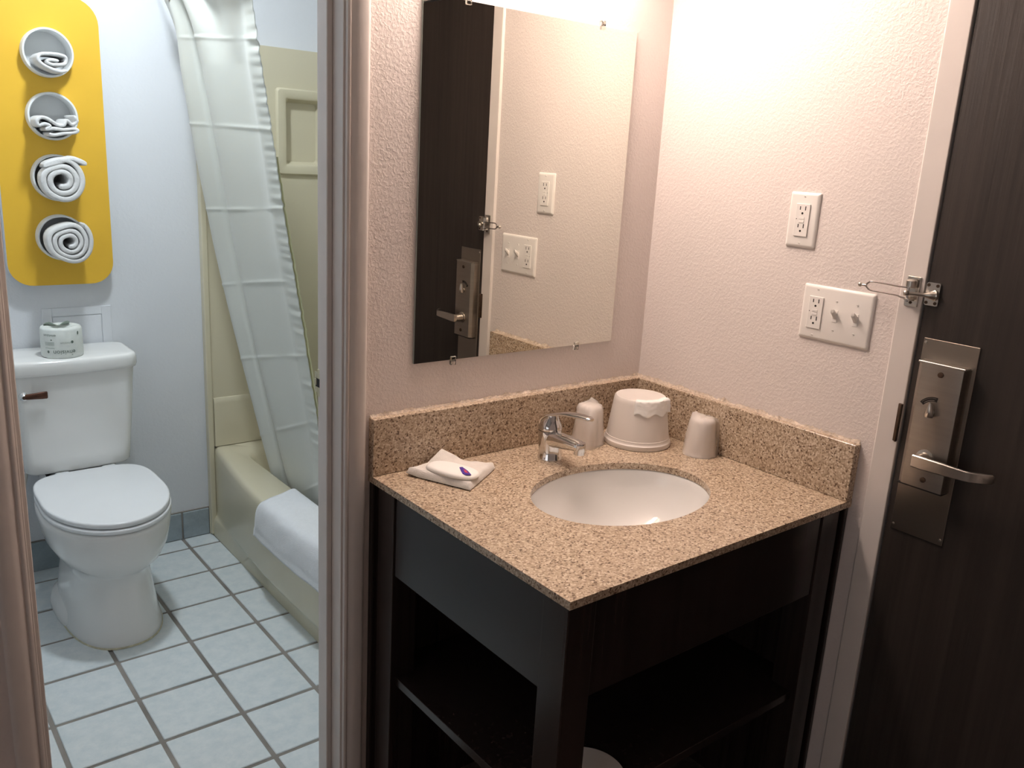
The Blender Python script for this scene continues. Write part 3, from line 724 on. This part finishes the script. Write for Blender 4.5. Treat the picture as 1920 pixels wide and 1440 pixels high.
bm = bmesh.new(); bmesh.ops.create_uvsphere(bm, u_segments=14, v_segments=10, radius=.0046)
for v in bm.verts: v.co += Vector((tx, -.591, tz))
put('ball_tip', bm, 'nickel', sb, 60)

# ================================================================== BATHROOM: LIGHT
bl_ = empty('ceiling_globe', (-.92, .97, CEIL)); tag(bl_, 'lit round globe light on the bathroom ceiling', 'light')
bm = bmesh.new(); lathe(bm, [(.09, 0), (.095, -.012), (.08, -.02)], (-.92, .97, CEIL), 'z', 32); put('canopy', bm, 'panelwhite', bl_, 40)
bm = bmesh.new(); lathe(bm, [(.072, -.02), (.072, -.030), (.066, -.038), (.040, -.043), (.001, -.044)], (-.92, .97, CEIL), 'z', 32, True, True); put('globe', bm, 'blight', bl_, 60)

# ================================================================== TUB, SURROUND, CURTAIN
def loop(x0, x1, y0, y1, r, z, bow=0.0, n=24):
    """rounded rectangle with the x0 side bowed outwards; constant vertex count"""
    pts = []
    def side(a, b_, k):
        for i in range(k): pts.append((a[0] + (b_[0] - a[0]) * i / k, a[1] + (b_[1] - a[1]) * i / k))
    def corner(cx, cy, a):
        for i in range(6): t = a + PI / 2 * i / 6; pts.append((cx + r * math.cos(t), cy + r * math.sin(t)))
    side((x0, y1 - r), (x0, y0 + r), 28); corner(x0 + r, y0 + r, PI); side((x0 + r, y0), (x1 - r, y0), 12); corner(x1 - r, y0 + r, 1.5 * PI)
    side((x1, y0 + r), (x1, y1 - r), 28); corner(x1 - r, y1 - r, 0); side((x1 - r, y1), (x0 + r, y1), 12); corner(x0 + r, y1 - r, PI / 2)
    out = []
    for x, y in pts:
        s = max(0, math.sin(PI * (y - y0) / (y1 - y0))); wx = max(0, 1 - (x - x0) / (x1 - x0) * 3)
        out.append((x - bow * s * wx, y, z))
    return out
TB = dict(x1=XB1 - .004, y0=WT + .01, y1=1.640)
tub = empty('bathtub', (-.19, .87, 0)); tag(tub, 'cream bathtub with a bowed front skirt beside the toilet', 'bathtub')
def L(x0, z, bow, r=.01, ins=0.0): return loop(x0, TB['x1'] - ins, TB['y0'] + ins, TB['y1'] - ins, r, z, bow)
bm = bmesh.new()
rings_loft(bm, [L(-.562, 0, .004), L(-.562, .062, .006), L(-.553, .072, .030), L(-.546, .080, .048), L(-.545, .095, .054), L(-.545, .30, .065), L(-.545, .335, .066), L(-.542, .350, .066), L(-.534, .358, .066), L(-.525, .360, .066),
                loop(-.478, .125, .235, 1.545, .10, .358, .0), loop(-.470, .118, .245, 1.535, .10, .352, .0), loop(-.462, .110, .26, 1.52, .10, .335, .0),
                loop(-.440, .085, .30, 1.44, .10, .12, .0), loop(-.41, .055, .34, 1.38, .09, .075, 0), loop(-.33, 0, .45, 1.25, .08, .062, 0)], True, True, True)
put('shell', bm, 'cream', tub, 50)
sr = empty('tub_surround', (-.18, YF, .36)); tag(sr, 'cream acrylic tub surround panel with a moulded soap niche', 'tub surround')
ZS0, ZS1 = .362, 1.818
# far panel in three tiers around the niche hole
NX0, NX1, NZ0, NZ1 = -.248, -.106, 1.412, 1.646
bm = bmesh.new(); Y0, Y1 = YF - .026, YF - .0005
for d in ((-.565, NX0, ZS0, ZS1), (NX1, XB1, ZS0, ZS1), (NX0, NX1, ZS0, NZ0), (NX0, NX1, NZ1, ZS1)): bx(bm, d[0], d[1], Y0, Y1, d[2], d[3])
put('wall_panel', bm, 'cream', sr)
bm = bmesh.new(); prism(bm, [(Y0 + .001, ZS0), (Y0 + .001, .552), (Y0 - .003, .550), (Y0 - .007, .542), (Y0 - .009, .53), (Y0 - .010, ZS0)], yz, -.546, XB1 - .01); put('lower_ledge', bm, 'cream', sr, 30)
bm = bmesh.new()
Rg = []
def rr3(d, y, r): return [(u, y, v) for u, v in rrect(NX0 - d, NX1 + d, NZ0 - d, NZ1 + d, r, 5)]
Rg = [rr3(.037, Y0 + .001, .014), rr3(.036, Y0 - .006, .014), rr3(.031, Y0 - .012, .013), rr3(.006, Y0 - .014, .010), rr3(.0, Y0 - .010, .009), rr3(-.012, YF - .004, .012)]
rings_loft(bm, Rg, True, False, True); put('soap_niche', bm, 'cream', sr, 35)
box('side_panel', (XB1 - .022, XB1 - .001, WT + .012, Y0, ZS0, ZS1), 'cream', sr)
box('edge_flange', (-.569, -.548, Y0 - .006, YF - .001, .003, ZS1), 'cream', sr, .004)
bm = bmesh.new(); tube(bm, smooth_path([(-.566, YF - .014, .112), (-.567, YF - .016, .06), (-.567, YF - .016, .004)], 3), .005, 8)
put('floor_caulk', bm, 'cream', sr, 60)
# curved rod
rod = empty('shower_rod', (-.62, .87, 1.915)); tag(rod, 'curved metal shower rod across the tub opening', 'rod')
pts = []
for i in range(33):
    t = i / 32; y = WT + .01 + t * (YF - WT - .012); pts.append((-.575 - .125 * math.sin(PI * t) ** .8, y, 1.918))
def rodx(y): t = min(1, max(0, (y - WT - .01) / (YF - WT - .012))); return -.575 - .125 * math.sin(PI * t) ** .8
bm = bmesh.new(); tube(bm, pts, .0125, 14); put('bar', bm, 'nickel', rod, 60)
for y in (WT + .016, YF - .006):
    bm = bmesh.new(); lathe(bm, [(.035, 0), (.033, .006), (.018, .010)], (-.576, y, 1.918), 'y', 24); put('end_flange', bm, 'nickel', rod, 40)
# curtain: hangs from the rod, hem tucked inside the tub
def fold(s):
    return (-.030 * math.exp(-((s - .08) / .085) ** 2) + .052 * math.exp(-((s - .235) / .028) ** 2) - .022 * math.exp(-((s - .38) / .12) ** 2)
            + .010 * math.exp(-((s - .70) / .10) ** 2) - .012 * math.exp(-((s - .90) / .07) ** 2))
ZTOP, ZBOT = 1.955, .16
def cur(s, z, ext=0.0, back=0.0):
    t = (ZTOP - z) / (ZTOP - ZBOT)
    k = max(0, (t - .45) / .55)
    yfar = 1.475 + .03 * t - .17 * k ** 1.5 - .05 * k; ynear = .852 + .030 * t - ext * max(0, min(1, (1.45 - z) / .35))
    if z > 1.80: yfar += .11 * ((z - 1.80) / .15) ** 1.6
    y = yfar + (ynear - yfar) * s
    xt = -.692 + .01 * math.sin(3 * s); xb = -.425
    # straight fall from rod to the tub's inner edge
    x = xt + (xb - xt) * min(1, t * 1.08) ** 1.0
    if z < .40: x = min(x, 0) + .0
    a = 1 - .35 * t
    x += fold(s) * a + .006 * noise.noise(Vector((s * 3, z * 2.2, 1.5)))
    if z > 1.70: x += .020 * ((z - 1.70) / .25) * math.sin(s * 15 + .6)
    # packing creases
    for kz in range(8):
        zc_ = 1.765 - .236 * kz; zc_ -= (zc_ - 1.53) * .20 * (s - .6)
        d = (z - zc_ - .006 * math.sin(kz * 2.1 + s * 2)) / .0050
        if abs(d) < 3: x -= (.0021 - .0016 * d * .5) * math.exp(-d * d) * max(0, min(1, .15 + 1.1 * abs(math.sin(s * 4.3 + kz * 1.7))))
    if s > .88: x += .004 * noise.noise(Vector((z * 55, 0, 8))) * (s - .88) / .12
    return (x + back, y, z)
def sheet(ns, nz, z0, z1, ext, back):
    bm = bmesh.new(); g = [[bm.verts.new(cur(i / ns, z1 + (z0 - z1) * j / nz, ext, back)) for i in range(ns + 1)] for j in range(nz + 1)]
    for a, b_ in zip(g, g[1:]):
        for i in range(ns): bm.faces.new((a[i], a[i + 1], b_[i + 1], b_[i]))
    return bm
cu = empty('shower_curtain', (-.60, 1.15, .16)); tag(cu, 'long off-white fabric shower curtain with fold creases tucked into the tub', 'curtain')
o = put('fabric', sheet(90, 480, ZBOT, ZTOP, 0, 0), 'curtain', cu, 80, recalc=True); md = o.modifiers.new('s', 'SOLIDIFY'); md.thickness = .0012
o = put('liner', sheet(60, 120, ZBOT, 1.45, .009, .006), 'liner', cu, 80); md = o.modifiers.new('s', 'SOLIDIFY'); md.thickness = .0008
tag(o, 'pale yellow liner edge')
for s in (.12, .42, .72, .95):
    x, y, z = cur(s, 1.918); bm = bmesh.new()
    n = 28; rings = []
    for i in range(n):
        t = 2 * PI * i / n; cx, cz = .0205 * math.cos(t), .0205 * math.sin(t)
        rings.append([(x - .002 + .0035 * b_, y + cx * (1 + .12 * a), 1.918 + cz * (1 + .12 * a)) for a, b_ in ell(1, 1, 8)])
    rings.append(rings[0]); rings_loft(bm, rings); put('grommet', bm, 'nickel', cu, 60)
# bath mat over the tub rim
rimx = lambda y: -.545 - .064 * math.sin(PI * (y - TB['y0']) / (TB['y1'] - TB['y0']))
bm = bmesh.new(); g = []
ny = 60
for j in range(ny + 1):
    v = j / ny; row = []
    yA = 1.00 - .58 * v
    xo = rimx(yA)
    prof = [(-.462, .318), (-.463, .328), (-.465, .338), (-.469, .350), (-.478, .362), (-.500, .3695), (-.540, .3715), (xo + .030, .3715), (xo + .012, .3705), (xo - .001, .365), (xo - .009, .350), (xo - .012, .325), (xo - .011, .28), (xo - .009, .26), (xo - .008, .232)]
    pp = smooth_path([(a, 0, b_) for a, b_ in prof], 3)
    for i, p in enumerate(pp):
        t = i / (len(pp) - 1)
        y = yA + .065 * max(0, t - .62) / .38 * (1 - v)                  # hanging corner swings outwards
        if i < 24: y += (.07 * (1 - v)) * (1 if i < 8 else .5 + .5 * math.cos(PI * (i - 8) / 16))
        nn = .002 * noise.noise(Vector((i * .25, v * 9, 3)))
        row.append(bm.verts.new((p.x - nn - .001, y, p.z + nn + (.006 * noise.noise(Vector((v * 7, 2, 2))) if i > len(pp) - 4 else 0))))
    g.append(row)
for a, b_ in zip(g, g[1:]):
    for i in range(len(a) - 1): bm.faces.new((a[i], a[i + 1], b_[i + 1], b_[i]))
o = put('bath_mat', bm, 'matt', None, 80); md = o.modifiers.new('s', 'SOLIDIFY'); md.thickness = .007; md.offset = 1
tag(o, 'white folded bath mat draped over the rim of the cream tub', 'bath mat')

# ================================================================== TOILET
TXc = -1.036
to = empty('toilet', (TXc, 1.25, 0)); tag(to, 'white two piece toilet with closed lid against the far bathroom wall', 'toilet')
def egg(hwid, yf, yb, z, n=48, pf=2.0, pb=3.0, ym=None, xc=TXc):
    ym = ym if ym is not None else yf + (yb - yf) * .52; out = []
    for i in range(n):
        t = 2 * PI * i / n; c, s = math.cos(t), math.sin(t)
        e = pf if s < 0 else pb
        out.append((xc + hwid * math.copysign(abs(c) ** (2 / e), c), ym + ((ym - yf) if s < 0 else (yb - ym)) * math.copysign(abs(s) ** (2 / e), s), z))
    return out
bm = bmesh.new()
rings_loft(bm, [egg(.137, .985, 1.50, 0, pf=2.4), egg(.139, .982, 1.50, .006, pf=2.4), egg(.136, .985, 1.50, .016, pf=2.4), egg(.129, .992, 1.49, .05, pf=2.4), egg(.120, 1.002, 1.48, .12, pf=2.4), egg(.112, 1.010, 1.47, .18, pf=2.4), egg(.111, 1.010, 1.47, .212, pf=2.4),
                egg(.122, .996, 1.47, .228, pf=2.3), egg(.148, .968, 1.46, .252, pf=2.2), egg(.168, .949, 1.45, .292, pf=2.1), egg(.176, .940, 1.45, .335, pf=2.05), egg(.181, .934, 1.45, .365, pf=2.0), egg(.181, .933, 1.45, .380, pf=2.0), egg(.176, .938, 1.45, .386, pf=2.0)], True, True, True)
put('bowl', bm, 'porcelain', to, 60)
bm = bmesh.new()   # floor flange with bolt area
rings_loft(bm, [egg(.148, 1.12, 1.48, 0, pf=2.8), egg(.150, 1.118, 1.48, .006, pf=2.8), egg(.149, 1.12, 1.48, .022, pf=2.8), egg(.142, 1.13, 1.47, .045, pf=2.8), egg(.122, 1.16, 1.46, .064, pf=2.8), egg(.102, 1.20, 1.45, .075, pf=2.8)], True, True, True)
put('foot_flange', bm, 'porcelain', to, 60)
bm = bmesh.new(); rings_loft(bm, [egg(.1375, .9835, 1.50, .0005, pf=2.4), egg(.141, .979, 1.505, .0005, pf=2.4), egg(.140, .980, 1.505, .004, pf=2.4), egg(.137, .984, 1.5, .006, pf=2.4)], True); 
tag(put('floor_caulk', bm, mat('old_caulk', (.62, .58, .42), rough=.8, vary=.2, vscale=60), to, 60), 'yellowed caulk line at the floor')
bm = bmesh.new()   # deck carrying the tank
bx(bm, TXc - .115, TXc + .115, 1.36, 1.61, .20, .410, .03, 4); put('tank_deck', bm, 'porcelain', to, 60)
def plate(hwid, yf, yb, z0, z1, e, pb=3.2):
    b = bmesh.new()
    rings_loft(b, [egg(hwid - e, yf + e, yb - e, z0, pb=pb), egg(hwid, yf, yb, z0 + e * .6, pb=pb), egg(hwid, yf, yb, z1 - e, pb=pb), egg(hwid - e * .5, yf + e * .5, yb - e * .5, z1 - e * .25, pb=pb), egg(hwid - e * 1.6, yf + e * 1.6, yb - e * 1.6, z1, pb=pb)], True, True, True); return b
put('seat_ring', plate(.179, .932, 1.420, .3885, .4035, .004, 4.0), 'seat', to, 60)
put('seat_lid', plate(.177, .935, 1.430, .4065, .4235, .004, 4.2), 'seat', to, 60)
for s in (-1, 1):
    bm = bmesh.new(); bx(bm, TXc + s * .07 - .022, TXc + s * .07 + .022, 1.400, 1.440, .39, .4225, .006, 3); put('seat_hinge', bm, 'seat', to, 50)
    bm = bmesh.new(); bx(bm, TXc + s * .045 - .006, TXc + s * .045 + .006, .955, .962, .4030, .4068, .001, 1); put('bumper', bm, 'seat', to)
# tank
TKc = -1.047
def trect(hx, y0, y1, z, r, bowf=.012):
    out = []
    for x, y in rrect(-hx, hx, y0, y1, r, 6):
        f = max(0, 1 - (y - y0) / (y1 - y0) * 2); out.append((TKc + x, y - bowf * f * (1 - (x / hx) ** 2), z))
    return out
def lerp_rows(rows, k=10):   # add points along long sides so the front can bow
    return [sum([[tuple(Vector(r[i]).lerp(Vector(r[(i + 1) % len(r)]), t / k)) for t in range(k)] if (Vector(r[i]) - Vector(r[(i + 1) % len(r)])).length > .06 else [r[i]] for i in range(len(r))], []) for r in rows]
def bowed(rows, b):
    out = []
    for r in lerp_rows(rows):
        out.append([(x, y - (b * (1 - ((x - TKc) / .19) ** 2) if y < 1.50 else 0), z) for x, y, z in r])
    return out
def rc(hx, y0, y1, z, r): return [(TKc + u, v, z) for u, v in rrect(-hx, hx, y0, y1, r, 6)]
bm = bmesh.new(); rings_loft(bm, bowed([rc(.138, 1.468, 1.61, .4165, .03), rc(.152, 1.456, 1.615, .419, .03), rc(.159, 1.449, 1.62, .428, .03), rc(.163, 1.446, 1.622, .47, .030), rc(.173, 1.437, 1.626, .60, .030), rc(.183, 1.428, 1.628, .752, .032)], .010), True, True, True)
tk = put('tank', bm, 'porcelain', to, 60)
bm = bmesh.new(); rings_loft(bm, bowed([rc(.180, 1.432, 1.63, .748, .034), rc(.190, 1.420, 1.634, .752, .038), rc(.193, 1.417, 1.635, .760, .040), rc(.193, 1.417, 1.635, .782, .040), rc(.1915, 1.4185, 1.634, .791, .040), rc(.187, 1.423, 1.63, .7962, .038), rc(.178, 1.432, 1.62, .798, .034)], .012), True, True, True)
put('tank_lid', bm, 'porcelain', to, 60)
bm = bmesh.new(); bx(bm, TKc - .10, TKc + .10, 1.47, 1.60, .400, .418, .004); put('tank_gasket', bm, 'black', to)
bm = bmesh.new(); lathe(bm, [(.013, 1.436), (.013, 1.424), (.008, 1.421), (.008, 1.412), (.006, 1.410)], (-1.197, 0, .690), 'y', 20)
hb = put('flush_escutcheon', bm, 'chrome', to, 40)
bm = bmesh.new(); rings = []
for t, hh, tt in ((0, .0065, .004), (.006, .0088, .005), (.025, .0098, .005), (.045, .0115, .005), (.060, .0120, .0045), (.0625, .010, .003)):
    rings.append([(-1.196 + t, 1.412 - .004 * t / .06 + tt * a, .691 + .0015 * t / .06 + hh * b_) for a, b_ in ell(1, 1, 12, 3)])
rings_loft(bm, rings, True, True, True); tag(put('flush_lever', bm, 'lever_brown', hb, 50), 'worn dark brown flush lever')
# supply valve and hose
sv = empty('supply_valve', (-1.225, YF, .13)); tag(sv, 'small chrome water valve with hose on the wall left of the toilet', 'valve')
bm = bmesh.new(); lathe(bm, [(.028, YF - .001), (.027, YF - .006), (.012, YF - .010), (.008, YF - .012), (.008, YF - .05), (.012, YF - .052), (.012, YF - .085), (.006, YF - .087)], (-1.225, 0, .16), 'y', 20); put('stop_valve', bm, 'chrome', sv, 40)
bm = bmesh.new(); lathe(bm, [(.016, YF - .090), (.018, YF - .095), (.016, YF - .104)], (-1.225, 0, .16), 'y', 16); put('valve_knob', bm, 'nickel', sv, 40)
bm = bmesh.new(); tube(bm, smooth_path([(-1.225, YF - .068, .17), (-1.225, YF - .068, .24), (-1.20, YF - .075, .33), (-1.185, YF - .09, .42)], 6), .005, 10); put('supply_hose', bm, 'nickel', sv, 60)
# toilet roll in its printed wrapper
RX, RY, RZ = -1.068, 1.482, .7982
tr = empty('toilet_roll', (RX, RY, RZ)); tag(tr, 'paper wrapped toilet roll standing on the toilet tank lid', 'toilet roll')
RR, RH = .0605, .094
bm = bmesh.new(); rings = []; n = 56
for r, h in ((.030, 0), (RR - .004, .0), (RR - .001, .002), (RR, .010), (RR, .05), (RR - .001, RH - .006), (RR - .004, RH), (.045, RH + .001), (.034, RH - .001), (.022, RH - .012), (.018, RH - .03)):
    rings.append([(RX + r * math.cos(2 * PI * i / n), RY + r * math.sin(2 * PI * i / n), RZ + h + .0015 * (h > .05) * noise.noise(Vector((math.cos(2 * PI * i / n) * 3, math.sin(2 * PI * i / n) * 3, h * 40)))) for i in range(n)])
rings_loft(bm, rings, True, True, True); rw = put('wrapper', bm, 'rollpaper', tr, 60)
bm = bmesh.new()      # tucked paper corner standing up at the back left of the top
g = [[bm.verts.new((RX - .045 + .075 * i / 10, RY + .030 - .006 * j, RZ + RH - .002 + (.009 + .006 * math.sin(i * .9)) * j / 3)) for i in range(11)] for j in range(4)]
for a, b_ in zip(g, g[1:]):
    for i in range(10): bm.faces.new((a[i], a[i + 1], b_[i + 1], b_[i]))
o = put('paper_fold', bm, 'inklight', rw, 60); md = o.modifiers.new('s', 'SOLIDIFY'); md.thickness = .0006
def on_roll(name, poly_bm, m):
    """bend flat (s, h) geometry (s = arc length from the camera-facing side) on to the roll"""
    base = math.atan2(cam.location.y - RY, cam.location.x - RX)
    for v in poly_bm.verts:
        s, h, d = v.co.x, v.co.y, v.co.z; t = base + s / RR
        v.co = Vector((RX + (RR + .0004 + d) * math.cos(t), RY + (RR + .0004 + d) * math.sin(t), RZ + h))
    return put(name, poly_bm, m, rw)
def roll_text(txt, size, s0, h0, m, flip=True):
    cu_ = bpy.data.curves.new('txt', 'FONT'); cu_.body = txt; cu_.size = size; cu_.align_x = 'CENTER'; cu_.align_y = 'CENTER'; cu_.resolution_u = 2
    ob = bpy.data.objects.new('txt', cu_); C.objects.link(ob); bpy.context.view_layer.update()
    me = bpy.data.meshes.new_from_object(ob.evaluated_get(bpy.context.evaluated_depsgraph_get()))
    C.objects.unlink(ob); bpy.data.objects.remove(ob); bpy.data.curves.remove(cu_)
    b = bmesh.new(); b.from_mesh(me); bpy.data.meshes.remove(me)
    bmesh.ops.subdivide_edges(b, edges=[e for e in b.edges if e.calc_length() > .004], cuts=2)
    k = -1 if flip else 1
    for v in b.verts: v.co = Vector((s0 + v.co.x * k, h0 + v.co.y * k, 0))
    on_roll('printed_text', b, m)
roll_text('envision', .0200, .006, .021, 'ink')
roll_text('envision', .0125, -.036, .074, 'ink')
roll_text('envision', .0100, .012, .050, 'inklight')
def blob(s0, h0, a, b_, m):
    bm = bmesh.new(); vs_ = [bm.verts.new((s0 + a * c, h0 + b_ * s, 0)) for c, s in ell(1, 1, 16, 2)]; bm.faces.new(vs_); on_roll('printed_spot', bm, m)
blob(-.042, .022, .0035, .0045, 'ink'); blob(.030, .052, .0042, .0046, 'ink'); blob(-.030, .060, .002, .002, 'ink'); blob(.028, .012, .0022, .0018, 'inklight'); blob(.052, .078, .003, .006, 'ink')
def bar(s0, s1, h0, h1, m):
    bm = bmesh.new(); n = 8; a = [bm.verts.new((s0 + (s1 - s0) * i / n, h0, 0)) for i in range(n + 1)]; b_ = [bm.verts.new((s0 + (s1 - s0) * i / n, h1, 0)) for i in range(n + 1)]
    for i in range(n): bm.faces.new((a[i], a[i + 1], b_[i + 1], b_[i]))
    on_roll('printed_bar', bm, m)
for h in (.043, .047, .051, .033): bar(-.052, -.022, h, h + .0016, 'inklight')
# access panel in the wall
ap = empty('access_panel', (-.98, YF, .72)); tag(ap, 'flush painted access panel on the wall behind the toilet roll', 'access panel')
bm = bmesh.new()
for d in ((-1.092, -1.0615, .70, .920), (-.9085, -.878, .70, .920), (-1.0615, -.9085, .8925, .920)): bx(bm, d[0], d[1], YF - .0035, YF, d[2], d[3], .001, 1)
put('frame', bm, 'bwall', ap)
box('cover', (-1.0595, -.9105, YF - .0030, YF, .70, .8895), 'bwall', ap, .001, 1)

# ================================================================== TOWEL RACK
PXc, PHW, PZ0, PZ1, PY = -1.026, .155, 1.003, 1.885, 1.603
rk = empty('towel_rack', (PXc, YF, PZ0)); tag(rk, 'yellow rounded wall panel with four white pipe towel holders', 'towel rack')
HZs = [1.714, 1.529, 1.344, 1.158]
def out_poly(z0, z1, rt, rb):
    p = []
    if rt:
        for i in range(9): t = PI / 2 * i / 8; p.append((PXc + PHW - rt + rt * math.cos(t), z1 - rt + rt * math.sin(t)))
        for i in range(9): t = PI / 2 + PI / 2 * i / 8; p.append((PXc - PHW + rt + rt * math.cos(t), z1 - rt + rt * math.sin(t)))
    else: p += [(PXc + PHW, z1), (PXc - PHW, z1)]
    if rb:
        for i in range(9): t = PI + PI / 2 * i / 8; p.append((PXc - PHW + rb + rb * math.cos(t), z0 + rb + rb * math.sin(t)))
        for i in range(9): t = 1.5 * PI + PI / 2 * i / 8; p.append((PXc + PHW - rb + rb * math.cos(t), z0 + rb + rb * math.sin(t)))
    else: p += [(PXc - PHW, z0), (PXc + PHW, z0)]
    return p
cuts = [PZ1] + [(a + b_) / 2 for a, b_ in zip(HZs, HZs[1:])] + [PZ0]
for nm, mm, h0, h1 in (('panel_face', 'yellow', PY, PY + .003), ('panel_body', 'panelwhite', PY + .003, YF - .001)):
    bm = bmesh.new()
    for k, z in enumerate(HZs):
        holed(bm, out_poly(cuts[k + 1], cuts[k], .075 if k == 0 else 0, .070 if k == 3 else 0), (PXc, z), .0715, .0715, xz, h0, h1, 48)
    put(nm, bm, mm, rk)
for z in HZs:
    bm = bmesh.new(); lathe(bm, [(.0640, YF - .004), (.0640, PY - .032), (.0655, PY - .036), (.0700, PY - .036), (.0715, PY - .033), (.0715, YF - .002), (.0640, YF - .004)], (PXc, 0, z), 'y', 56, False, False)
    lathe(bm, [(.0640, YF - .004), (.001, YF - .0042)], (PXc, 0, z), 'y', 56, False, True)
    put('pipe_holder', bm, 'pipe', rk, 40)
def spiral(cx, cz, r0, r1, turns, a0, sx=1.0, sz=1.0, k=22, wob=.06, tail=None, sd=1):
    n = int(turns * k); out = []
    for i in range(n + 1):
        f = i / n; t = a0 + sd * 2 * PI * turns * f; r = r0 + (r1 - r0) * f
        r *= 1 + wob * noise.noise(Vector((math.cos(t) * 1.2, math.sin(t) * 1.2, f * .9 + a0)))
        out.append((cx + sx * r * math.cos(t), cz + sz * r * math.sin(t)))
    if tail: out += [(cx + a, cz + b_) for a, b_ in tail]
    return out
def towel(path, th, y0, y1, label, ctr=None, k=1.0):
    bm = bmesh.new(); ribbon(bm, path, th, [y0, y0 + .0025, y0 + .007, y0 + .04, PY - .048, PY - .038, y1], [.45, .8, 1, 1, 1, 1, 1], ctr, [k * .97, k, k, k, k * .99, 1, 1] if ctr else None)
    o = put('rolled_towel', bm, 'towel', None, 75)
    md = o.modifiers.new('sub', 'SUBSURF'); md.levels = 1; md.render_levels = 1
    return tag(o, label, 'towel', 'white towels in the yellow rack')
def wide(p, k): return [(c + (a - c) * k, b_) for a, b_ in p]
def sm2(p, k=4): return [(q.x, q.z) for q in smooth_path([(a, 0, b_) for a, b_ in p], k)]
# topmost: small folded washcloth roll lying in the pipe
z = HZs[0]; c = PXc
towel(sm2([(c + .014, z - .026), (c - .010, z - .025), (c - .018, z - .032), (c - .004, z - .0375), (c + .024, z - .035), (c + .033, z - .027), (c + .033, z - .013), (c + .016, z - .008), (c - .012, z - .008), (c - .034, z - .012), (c - .042, z - .026), (c - .030, z - .040), (c - .008, z - .050), (c + .016, z - .0555), (c + .034, z - .0515)]),
      .0105, 1.497, YF - .02, 'small flattened white towel roll in the topmost pipe of the yellow rack')
z = HZs[1]
towel(wide(sm2([(c + .036, z + .005), (c + .046, z - .010), (c + .032, z - .022), (c + .020, z - .010), (c + .010, z - .026), (c - .006, z - .024), (c - .026, z - .010), (c - .042, z - .006), (c - .054, z - .016), (c - .050, z - .030), (c - .036, z - .024), (c - .022, z - .030), (c - .034, z - .040), (c - .014, z - .036), (c + .010, z - .038), (c + .036, z - .034), (c + .046, z - .0385), (c + .036, z - .0455), (c + .010, z - .049), (c - .014, z - .0555), (c - .028, z - .052)]), 1.10),
      .0110, 1.486, YF - .02, 'loosely folded white towel slumped in the second pipe of the yellow rack')
z = HZs[2]
towel(spiral(c - .003, z - .003, .0145, .0545, 2.75, .75 - .45 * 2 * PI, wob=.13) + sm2([(c + .020, z + .053), (c + .040, z + .046), (c + .056, z + .038)], 3), .0142, 1.482, YF - .02, 'rolled white towel with a loose flap in the third pipe of the yellow rack', (c, z), 1.22)
z = HZs[3]
towel(spiral(c + .003, z - .003, .011, .0550, 3.45, 1.9 - .6 * 2 * PI, wob=.13), .0118, 1.476, YF - .02, 'tightly rolled white towel in the bottom pipe of the yellow rack', (c, z), 1.22)
